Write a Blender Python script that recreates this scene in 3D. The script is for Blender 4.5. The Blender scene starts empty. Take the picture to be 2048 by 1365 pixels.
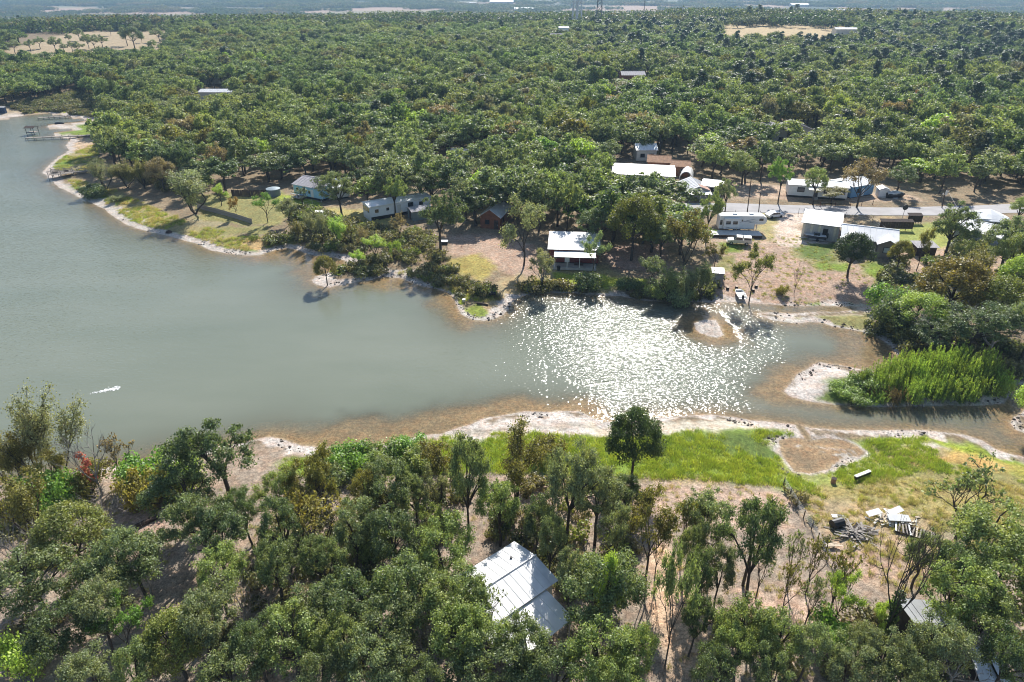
import bpy, math, random
import numpy as np
from mathutils import Vector, Matrix

# ------------------------------------------------------------------ camera, light, exposure
SC = bpy.context.scene
COL = SC.collection
H = 52.0                      # camera height over the lake
PITCH = math.radians(28.2)
F = 1365.333                  # focal length for a 2048 px wide frame
SUN_AZ, SUN_EL = math.radians(12.5), math.radians(39.0)
cd = bpy.data.cameras.new('camera'); cam = bpy.data.objects.new('camera', cd); COL.objects.link(cam)
cd.lens = 24; cd.sensor_width = 36; cd.clip_start = 0.5; cd.clip_end = 40000
cam.location = (0, 0, H); cam.rotation_euler = (math.pi/2 - PITCH, 0, 0)
SC.camera = cam
W = bpy.data.worlds.new('World'); SC.world = W; W.use_nodes = True
nt = W.node_tree; bg = nt.nodes['Background']
sky = nt.nodes.new('ShaderNodeTexSky'); sky.sky_type = 'NISHITA'; sky.sun_disc = False
sky.sun_elevation = SUN_EL; sky.sun_rotation = SUN_AZ; sky.altitude = 100; sky.air_density = 1.0; sky.dust_density = 0.6
nt.links.new(sky.outputs[0], bg.inputs[0]); bg.inputs[1].default_value = 0.095
sl = bpy.data.lights.new('sun', 'SUN'); sl.energy = 5.0; sl.angle = math.radians(0.53); sl.color = (1.0, 0.955, 0.89)
so = bpy.data.objects.new('sun', sl); COL.objects.link(so)
sdir = Vector((math.sin(SUN_AZ)*math.cos(SUN_EL), math.cos(SUN_AZ)*math.cos(SUN_EL), math.sin(SUN_EL)))
so.rotation_euler = sdir.to_track_quat('Z', 'Y').to_euler()
SC.view_settings.view_transform = 'Standard'; SC.view_settings.look = 'None'
SC.view_settings.exposure = 0.68; SC.view_settings.gamma = 1.0
try: SC.view_settings.use_curve_mapping = False
except Exception: pass
SC.render.engine = 'CYCLES'
cy = SC.cycles
cy.use_denoising = True
try: cy.denoiser = 'OPENIMAGEDENOISE'; cy.denoising_input_passes = 'RGB_ALBEDO_NORMAL'; cy.denoising_prefilter = 'ACCURATE'
except Exception: pass
cy.max_bounces = 6; cy.diffuse_bounces = 2; cy.glossy_bounces = 2; cy.transmission_bounces = 4
cy.transparent_max_bounces = 8; cy.volume_bounces = 0; cy.caustics_reflective = False; cy.caustics_refractive = False
cy.sample_clamp_indirect = 4; cy.use_adaptive_sampling = True; cy.adaptive_threshold = 0.006; SC.cycles.pixel_filter_type = 'BLACKMAN_HARRIS'; cy.filter_width = 1.05

rng = np.random.default_rng(7)
random.seed(7)

# ------------------------------------------------------------------ noise and pixel-to-ground helpers
_tab = np.random.default_rng(3).random((256, 256))
def vnoise(x, y):
    xi = np.floor(x).astype(int); yi = np.floor(y).astype(int)
    fx = x-xi; fy = y-yi; fx = fx*fx*(3-2*fx); fy = fy*fy*(3-2*fy)
    g = lambda a, b: _tab[a & 255, b & 255]
    return (g(xi, yi)*(1-fx)*(1-fy)+g(xi+1, yi)*fx*(1-fy)+g(xi, yi+1)*(1-fx)*fy+g(xi+1, yi+1)*fx*fy)
def fbm(x, y, o=4):
    x = np.asarray(x, float); y = np.asarray(y, float)
    s = 0; a = .5; t = 0
    for i in range(o):
        s = s+a*vnoise(x*(2**i)+17.3*i, y*(2**i)+9.1*i); t += a; a *= .5
    return s/t
CP, SP = math.cos(PITCH), math.sin(PITCH)
def raydir(u, v):
    r = (u-1024)/F; d = (v-682.5)/F
    return np.array([r, CP-d*SP, -SP-d*CP])
def at_z(u, v, z=0.0):
    d = raydir(u, v); t = (z-H)/d[2]
    return np.array([d[0]*t, d[1]*t, z])
def poly_w(pts, z=0.0):
    return np.array([at_z(u, v, z)[:2] for u, v in pts])
def inside(P, x, y):
    res = np.zeros(np.shape(x), bool)
    n = len(P)
    for i in range(n):
        x0, y0 = P[i]; x1, y1 = P[(i+1) % n]
        c = (y0 > y) != (y1 > y)
        with np.errstate(divide='ignore', invalid='ignore'):
            xx = (x1-x0)*(y-y0)/(y1-y0)+x0
        res ^= c & (x < xx)
    return res
def pdist(P, x, y, chunk=20000):
    """distance to the closed outline P"""
    x = np.asarray(x, float).ravel(); y = np.asarray(y, float).ravel()
    A = P; B = np.roll(P, -1, axis=0); D = B-A; L = (D**2).sum(1)+1e-9
    out = np.empty(len(x))
    for s in range(0, len(x), chunk):
        px = x[s:s+chunk, None]; py = y[s:s+chunk, None]
        t = np.clip(((px-A[:, 0])*D[:, 0]+(py-A[:, 1])*D[:, 1])/L, 0, 1)
        out[s:s+chunk] = np.sqrt(((px-A[:, 0]-t*D[:, 0])**2+(py-A[:, 1]-t*D[:, 1])**2).min(1))
    return out
def sdist(P, x, y):
    """signed distance, positive outside"""
    x = np.asarray(x, float).ravel(); y = np.asarray(y, float).ravel()
    d = pdist(P, x, y)
    return np.where(inside(P, x, y), -d, d)
def wobble(P, amp, step, seed=0):
    """subdivide an outline and give it a natural raggedness"""
    out = []
    for i in range(len(P)):
        a = P[i]; b = P[(i+1) % len(P)]; n = max(1, int(np.hypot(*(b-a))/step)); n = min(n, 40)
        for k in range(n):
            out.append(a+(b-a)*k/n)
    out = np.array(out)
    nx = fbm(out[:, 0]*.35+seed, out[:, 1]*.35, 4)-.5; ny = fbm(out[:, 0]*.35+50+seed, out[:, 1]*.35+50, 4)-.5
    return out+np.stack([nx, ny], 1)*amp*2

LAKE_PX = [(-900,236),(-300,236),(0,237),(51,231),(96,226),(120,229),(147,236),(178,239),(180,246),(147,247),(110,250),(89,254),(112,258),(150,256),
 (150,261),(118,266),(103,272),(140,278),(137,285),(130,290),(137,301),(112,318),(97,330),(86,344),(92,352),(103,361),(118,376),(147,391),(177,405),(206,417),
 (232,438),(270,458),(314,467),(344,476),(388,487),(420,502),(461,509),(490,512),(519,511),(549,502),(574,497),(598,503),(625,512),(665,514),(690,522),
 (695,532),(676,540),(650,548),(630,554),(622,562),(631,570),(657,579),(671,574),(700,568),(738,562),(770,555),(800,557),(818,564),(845,574),(872,578),
 (896,586),(908,597),(912,613),(918,626),(934,635),(950,641),(970,644),(988,641),(1006,630),(1015,620),(1026,606),(1037,596),(1059,590),(1098,587),(1146,588),
 (1195,591),(1244,594),(1276,600),(1312,604),(1366,604),(1425,605),(1467,605),(1506,607),(1535,609),(1570,613),(1643,614),(1716,614),(1760,616),(1762,621),
 (1714,620),(1647,624),(1580,627),(1535,624),(1512,626),(1520,633),(1544,642),(1567,645),(1597,648),(1623,646),(1647,648),(1664,654),(1699,660),(1734,667),(1758,677),
 (1781,692),(1796,712),(1802,733),(1785,748),(1752,750),(1726,739),(1690,733),(1664,727),(1641,725),(1626,727),(1611,739),(1597,750),(1579,765),(1563,783),
 (1582,794),(1617,803),(1664,812),(1729,815),(1793,815),(1872,813),(1957,812),(2004,808),(2021,799),(2020,780),(2023,770),(2048,768),(2120,768),(2300,770),
 (2330,800),(2120,800),(2056,815),(2030,832),(2024,845),(2032,862),(2060,872),(2150,880),(2320,900),(2330,960),(2150,935),(2048,913),(2016,906),(1992,897),(1969,882),
 (1940,872),(1896,865),(1852,860),(1793,860),(1720,860),(1664,859),(1623,856),(1588,850),(1553,846),(1500,840),(1476,834),(1428,829),(1381,830),(1343,833),
 (1317,833),(1295,837),(1262,842),(1222,842),(1203,844),(1184,833),(1162,822),(1127,821),(1095,823),(1048,824),(1000,831),(965,836),(940,848),(905,858),(880,868),(850,868),
 (815,876),(780,884),(740,893),(700,898),(640,896),(600,890),(570,880),(541,874),(480,884),(394,900),(355,911),(310,916),(275,924),(200,936),(100,952),(0,970),(-200,1010),(-900,1100)]
LAKE = poly_w(LAKE_PX)
_far_l = np.array([[-420.0, LAKE[-1, 1]*.8], [-420.0, 330.0], [-330, LAKE[0, 1]]])
LAKE = np.vstack([LAKE[1:-1], [[-110.0, 30.0], [-420.0, 0.0], [-420.0, 300.0]]])
LAKE = wobble(LAKE, .55, 1.6)
BAR = wobble(poly_w([(1383,645),(1405,640),(1430,642),(1440,655),(1449,672),(1430,676),(1400,668),(1388,656)]), .9, .8, 5)
POND = wobble(poly_w([(1560,884),(1580,878),(1607,879),(1618,882),(1650,880),(1690,881),(1712,890),(1730,906),(1712,910),(1690,913),(1672,926),(1655,938),(1620,946),(1590,943),(1575,925),(1562,905)]), .5, .8, 9)
RILL = poly_w([(1590,849),(1605,852),(1616,866),(1625,882),(1612,882),(1603,866)])
BARS = [BAR]
PONDBARS = [wobble(poly_w(p), .35, .5, 3+i) for i, p in enumerate([[(1584,892),(1600,889),(1612,892),(1598,896)],[(1618,893),(1650,894),(1700,898),(1712,903),(1680,901),(1640,898)],[(1638,902),(1655,903),(1652,907),(1640,906)],[(1655,911),(1690,906),(1720,904),(1690,914),(1670,916)]])]

def shore(x, y):
    d = sdist(LAKE, x, y)
    near = (np.hypot(np.asarray(x).ravel(), np.asarray(y).ravel()) < 260)
    for P, isl in ((BAR, 1), (POND, 0), (RILL, 0)):
        if near.any():
            dd = np.full(len(d), 1e3); dd[near] = sdist(P, np.asarray(x).ravel()[near], np.asarray(y).ravel()[near])
            d = np.maximum(d, -dd) if isl else np.minimum(d, dd)
    for P in PONDBARS:
        if near.any():
            dd = np.full(len(d), 1e3); dd[near] = sdist(P, np.asarray(x).ravel()[near], np.asarray(y).ravel()[near])
            d = np.maximum(d, -dd)
    return d
SHALLOW = [poly_w(p) for p in [
 [(420,905),(520,868),(600,850),(760,822),(900,790),(1050,790),(1180,800),(1270,838),(1200,850),(1000,840),(800,890),(560,910)],
 [(1350,650),(1375,628),(1440,622),(1480,655),(1500,695),(1440,700),(1385,690)],
 [(1640,660),(1760,660),(1830,730),(1760,760),(1690,735)],
 [(1480,760),(1580,730),(1640,720),(1700,740),(1600,810),(1500,790)],
 [(700,560),(800,545),(920,580),(930,650),(890,620),(860,600),(780,580)],
 [(500,520),(560,495),(700,505),(700,545),(640,560),(560,540)],
 [(1550,880),(1740,880),(1740,950),(1550,950)], [(1980,760),(2200,760),(2200,940),(1980,905)]]]
def height(x, y, sd=None):
    x = np.asarray(x, float).ravel(); y = np.asarray(y, float).ravel()
    if sd is None: sd = shore(x, y)
    r = np.hypot(x, y)
    s = np.maximum(sd, 0)
    land = .035*np.minimum(s, 3)+1.1*(1-np.exp(-np.maximum(s-1.5, 0)/9))+.7*(1-np.exp(-s/40))
    land = land+np.clip((s-6)/20, 0, 1)*(fbm(x*.02, y*.02, 2)-.5)*.8+np.clip((s-1)/3, 0, 1)*(fbm(x*.25, y*.25, 3)-.5)*.14
    hill = 4*np.exp(-(((x-310)/150)**2+((y-780)/110)**2))+5*np.exp(-(((x+300)/180)**2+((y-640)/110)**2))
    land = land+hill*np.clip((r-300)/150, 0, 1)+np.clip((r-320)/300, 0, 1)*(fbm(x*.004, y*.004, 3)-.5)*9
    r0 = 800+140*np.clip((x/np.maximum(y, 1)-.22)/.12, 0, 1)
    k = np.clip((r-r0)/1100, 0, 1); k = k*k*(3-2*k)
    land = land*(1-k)+k*(-46+5*(fbm(x*.0008, y*.0008, 3)-.5))
    k2 = np.clip((r-5200)/5500, 0, 1); land = land+k2*(60+150*(fbm(x*.00022, y*.00022, 3)-.25))
    dep = -(.02+.055*np.minimum(-np.minimum(sd, 0), 40))
    return np.where(sd > 0, land, dep)
def G(u, v):
    """ground point seen at pixel (u, v) of the 2048 px photograph"""
    d = raydir(u, v)
    z = 0.0; t = (z-H)/d[2]
    for i in range(14):
        p = d*t; h = float(height([p[0]], [p[1]])[0])
        tn = (h-H)/d[2]
        if abs(tn-t) < .01: break
        t = t+.7*(tn-t) if t > 500 else tn
    p = d*t
    return Vector((p[0], p[1], float(height([p[0]], [p[1]])[0])))
def gz(x, y): return float(height([x], [y])[0])
def topat(u, v, h):
    """ground point of a thing h tall whose top shows at pixel (u, v)"""
    d = raydir(u, v); z = 1.5
    for i in range(4):
        t = (z+h-H)/d[2]; p = d*t; z = gz(p[0], p[1])
    return Vector((p[0], p[1], z))
def proj(p):
    x, y, z = p[0], p[1], p[2]-H
    dz = y*CP-z*SP; dy = -y*SP-z*CP
    return (1024+F*x/dz, 682.5+F*dy/dz, dz)

# ------------------------------------------------------------------ materials
MATS = {}
def mat(name, col, rough=.7, spec=.3, metal=0.0, noise=0.0, nscale=3.0, bump=0.0, bscale=8.0, objcol=False, trans=0.0, wave=None):
    if name in MATS: return MATS[name]
    m = bpy.data.materials.new(name); m.use_nodes = True; MATS[name] = m
    t = m.node_tree; b = t.nodes['Principled BSDF']; N = t.nodes.new; L = t.links.new
    b.inputs['Roughness'].default_value = rough; b.inputs['Metallic'].default_value = metal
    b.inputs['Specular IOR Level'].default_value = spec
    b.inputs['Base Color'].default_value = (*col, 1)
    src = None
    if noise:
        tc = N('ShaderNodeTexCoord'); n = N('ShaderNodeTexNoise'); n.inputs['Scale'].default_value = nscale; n.inputs['Detail'].default_value = 5
        L(tc.outputs['Object'], n.inputs['Vector'])
        mr = N('ShaderNodeMapRange'); mr.inputs[1].default_value = .3; mr.inputs[2].default_value = .7
        mr.inputs[3].default_value = 1-noise; mr.inputs[4].default_value = 1+noise*.6
        L(n.outputs['Fac'], mr.inputs[0])
        mx = N('ShaderNodeMix'); mx.data_type = 'RGBA'; mx.blend_type = 'MULTIPLY'; mx.inputs['Factor'].default_value = 1
        mx.inputs[6].default_value = (*col, 1); L(mr.outputs[0], mx.inputs[7]); src = mx.outputs[2]
        L(src, b.inputs['Base Color'])
    if wave:
        tc = N('ShaderNodeTexCoord'); w = N('ShaderNodeTexWave'); w.bands_direction = wave[0]; w.inputs['Scale'].default_value = wave[1]
        L(tc.outputs['Object'], w.inputs['Vector']); bp = N('ShaderNodeBump'); bp.inputs['Strength'].default_value = .5; bp.inputs['Distance'].default_value = .03
        L(w.outputs['Fac'], bp.inputs['Height']); L(bp.outputs[0], b.inputs['Normal'])
    elif bump:
        tc = N('ShaderNodeTexCoord'); n2 = N('ShaderNodeTexNoise'); n2.inputs['Scale'].default_value = bscale; n2.inputs['Detail'].default_value = 4
        L(tc.outputs['Object'], n2.inputs['Vector']); bp = N('ShaderNodeBump'); bp.inputs['Strength'].default_value = bump; bp.inputs['Distance'].default_value = .08
        L(n2.outputs['Fac'], bp.inputs['Height']); L(bp.outputs[0], b.inputs['Normal'])
    return m
def leaf_mat(name, mode, gloss=.5):
    """foliage: mode 'object' takes the object's colour; 'random' draws a green for each tree"""
    m = bpy.data.materials.new(name); m.use_nodes = True; MATS[name] = m
    t = m.node_tree; N = t.nodes.new; L = t.links.new; b = t.nodes['Principled BSDF']; out = t.nodes['Material Output']
    oi = N('ShaderNodeObjectInfo')
    if mode == 'object': c = oi.outputs['Color']
    else:
        cr = N('ShaderNodeValToRGB'); cr.color_ramp.interpolation = 'LINEAR'
        e = cr.color_ramp.elements
        stops = mode
        e[0].position = stops[0][0]; e[0].color = (*stops[0][1], 1); e[1].position = stops[-1][0]; e[1].color = (*stops[-1][1], 1)
        for p, col in stops[1:-1]:
            q = e.new(p); q.color = (*col, 1)
        L(oi.outputs['Random'], cr.inputs[0]); c = cr.outputs[0]
    if mode != 'object':
        nl = N('ShaderNodeTexNoise'); nl.inputs['Scale'].default_value = .013; nl.inputs['Detail'].default_value = 3; L(oi.outputs['Location'], nl.inputs['Vector'])
        rl = N('ShaderNodeMapRange'); rl.inputs[1].default_value = .4; rl.inputs[2].default_value = .6; L(nl.outputs['Fac'], rl.inputs[0])
        ml = N('ShaderNodeMix'); ml.data_type = 'RGBA'; ml.inputs[6].default_value = (.86, .97, .92, 1); ml.inputs[7].default_value = (1.12, 1.06, 1.0, 1); L(rl.outputs[0], ml.inputs['Factor'])
        m5 = N('ShaderNodeMix'); m5.data_type = 'RGBA'; m5.blend_type = 'MULTIPLY'; m5.inputs['Factor'].default_value = 1; L(c, m5.inputs[6]); L(ml.outputs[2], m5.inputs[7]); c = m5.outputs[2]
    ge = N('ShaderNodeNewGeometry')
    mr = N('ShaderNodeMapRange'); mr.inputs[3].default_value = .5; mr.inputs[4].default_value = 1.8
    L(ge.outputs['Random Per Island'], mr.inputs[0])
    mx = N('ShaderNodeMix'); mx.data_type = 'RGBA'; mx.blend_type = 'MULTIPLY'; mx.inputs['Factor'].default_value = 1
    L(c, mx.inputs[6]); L(mr.outputs[0], mx.inputs[7])
    # clumps of slightly yellower leaves
    tc = N('ShaderNodeTexCoord'); n = N('ShaderNodeTexNoise'); n.inputs['Scale'].default_value = .9; n.inputs['Detail'].default_value = 2
    L(tc.outputs['Object'], n.inputs['Vector'])
    m2 = N('ShaderNodeMix'); m2.data_type = 'RGBA'; m2.blend_type = 'MULTIPLY'; L(mx.outputs[2], m2.inputs[6])
    m2.inputs[7].default_value = (1.2, 1.08, .8, 1)
    r2 = N('ShaderNodeMapRange'); r2.inputs[1].default_value = .45; r2.inputs[2].default_value = .68; L(n.outputs['Fac'], r2.inputs[0]); L(r2.outputs[0], m2.inputs['Factor'])
    L(m2.outputs[2], b.inputs['Base Color']); b.inputs['Roughness'].default_value = .5; b.inputs['Specular IOR Level'].default_value = gloss
    tr = N('ShaderNodeBsdfTranslucent'); tm = N('ShaderNodeMix'); tm.data_type = 'RGBA'; tm.blend_type = 'MULTIPLY'; tm.inputs['Factor'].default_value = 1
    L(m2.outputs[2], tm.inputs[6]); tm.inputs[7].default_value = (1.3, 1.32, .66, 1); L(tm.outputs[2], tr.inputs[0])
    ms = N('ShaderNodeMixShader'); ms.inputs[0].default_value = .38; L(b.outputs[0], ms.inputs[1]); L(tr.outputs[0], ms.inputs[2])
    L(ms.outputs[0], out.inputs[0])
    return m

# ------------------------------------------------------------------ object helpers
def mesh_np(name, V, Fc, m=None, smooth=False):
    """V (n,3); Fc list of (k,m) int arrays with equal vertex counts per array"""
    me = bpy.data.meshes.new(name); V = np.asarray(V, np.float32)
    me.vertices.add(len(V)); me.vertices.foreach_set('co', V.ravel())
    if not isinstance(Fc, list): Fc = [Fc]
    Fc = [f for f in Fc if len(f)]
    loops = np.concatenate([f.ravel() for f in Fc]).astype(np.int32)
    cnt = np.concatenate([np.full(len(f), f.shape[1]) for f in Fc]).astype(np.int32)
    st = np.concatenate([[0], np.cumsum(cnt)[:-1]]).astype(np.int32)
    me.loops.add(len(loops)); me.loops.foreach_set('vertex_index', loops)
    me.polygons.add(len(cnt)); me.polygons.foreach_set('loop_start', st); me.polygons.foreach_set('loop_total', cnt)
    if smooth: me.polygons.foreach_set('use_smooth', np.ones(len(cnt), bool))
    me.update(calc_edges=True)
    if m: me.materials.append(m)
    return me
def link(name, me, parent=None, loc=None):
    o = bpy.data.objects.new(name, me); COL.objects.link(o)
    if parent: o.parent = parent
    if loc is not None: o.location = loc
    return o
def tag(o, label, cat, group=None, kind=None):
    o['label'] = label; o['category'] = cat
    if group: o['group'] = group
    if kind: o['kind'] = kind
    return o
def thing(name, label, cat, loc=(0, 0, 0), rz=0.0, group=None):
    o = bpy.data.objects.new(name, None); COL.objects.link(o); o.empty_display_size = .5
    o.location = loc; o.rotation_euler = (0, 0, rz)
    return tag(o, label, cat, group)
class MB:
    """collects boxes, tubes and prisms, then builds ONE mesh object"""
    def __init__(s): s.v = []; s.f = []
    def add(s, vs, fs):
        n = len(s.v); s.v += [tuple(map(float, v)) for v in vs]; s.f += [tuple(i+n for i in f) for f in fs]; return s
    def box(s, x0, y0, z0, x1, y1, z1, rot=0.0, tilt=None, c=None):
        vs = [(x0,y0,z0),(x1,y0,z0),(x1,y1,z0),(x0,y1,z0),(x0,y0,z1),(x1,y0,z1),(x1,y1,z1),(x0,y1,z1)]
        if rot or tilt:
            cx, cy_, cz = c or ((x0+x1)/2, (y0+y1)/2, (z0+z1)/2)
            M = Matrix.Rotation(rot, 3, 'Z')
            if tilt: M = M @ Matrix.Rotation(tilt[0], 3, 'X') @ Matrix.Rotation(tilt[1], 3, 'Y')
            vs = [tuple(M @ Vector((a-cx, b-cy_, d-cz))+Vector((cx, cy_, cz))) for a, b, d in vs]
        return s.add(vs, [(0,3,2,1),(4,5,6,7),(0,1,5,4),(1,2,6,5),(2,3,7,6),(3,0,4,7)])
    def tube(s, pts, rad, n=6):
        pts = [Vector(p) for p in pts]
        if not hasattr(rad, '__len__'): rad = [rad]*len(pts)
        base = len(s.v)
        for i, p in enumerate(pts):
            d = (pts[min(i+1, len(pts)-1)]-pts[max(i-1, 0)]).normalized()
            a = d.cross(Vector((0, 0, 1))) if abs(d.z) < .95 else d.cross(Vector((1, 0, 0)))
            a.normalize(); b = d.cross(a)
            for k in range(n):
                t = 2*math.pi*k/n; s.v.append(tuple(p+(a*math.cos(t)+b*math.sin(t))*rad[i]))
        for i in range(len(pts)-1):
            for k in range(n):
                k2 = (k+1) % n
                s.f.append((base+i*n+k, base+i*n+k2, base+(i+1)*n+k2, base+(i+1)*n+k))
        s.f.append(tuple(base+k for k in range(n))[::-1]); s.f.append(tuple(base+(len(pts)-1)*n+k for k in range(n)))
        return s
    def slab(s, corners, th):
        """thick sheet below the polygon of corners (3D)"""
        n = len(corners); c = [Vector(p) for p in corners]
        nor = (c[1]-c[0]).cross(c[2]-c[0]).normalized()
        if nor.z < 0: nor = -nor; 
        lo = [p-nor*th for p in c]
        s.add(c+lo, [tuple(range(n)), tuple(range(2*n-1, n-1, -1))]+[(i, i+n, (i+1) % n+n, (i+1) % n) for i in range(n)])
        return s
    def build(s, name, m, parent=None, smooth=False, loc=None):
        me = bpy.data.meshes.new(name); me.from_pydata(s.v, [], s.f); me.materials.append(m)
        if smooth: me.polygons.foreach_set('use_smooth', [True]*len(me.polygons))
        me.update()
        return link(name, me, parent, loc)

# ------------------------------------------------------------------ ground: one sheet, fine near the lake, coarse far away
th_f = np.radians(np.linspace(-44, 44, 400)); th_b = np.radians(np.linspace(44, 316, 42))[1:-1]
TH = np.concatenate([th_f, th_b])
rr = [3.0, 10, 18, 25, 30]; r = 33.0
while r < 14000:
    rr.append(r)
    r *= 1.0055 if r < 175 else (1.008 if r < 300 else (1.02 if r < 1200 else 1.06))
RR = np.array(rr)
gx = (RR[:, None]*np.sin(TH)[None, :]); gy = (RR[:, None]*np.cos(TH)[None, :])
X = gx.ravel(); Y = gy.ravel()
SD = shore(X, Y); Z = height(X, Y, SD)
nR, nT = gx.shape
idx = np.arange(nR*nT).reshape(nR, nT)
q = np.stack([idx[:-1, :], idx[1:, :], np.roll(idx, -1, 1)[1:, :], np.roll(idx, -1, 1)[:-1, :]], -1).reshape(-1, 4)[:, ::-1]
V = np.stack([X, Y, Z], 1); V = np.vstack([V, [[0, 0, V[:nT, 2].mean()]]])
cap = np.stack([idx[0, :], np.roll(idx[0, :], -1), np.full(nT, len(V)-1)], 1)[:, ::-1]

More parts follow.
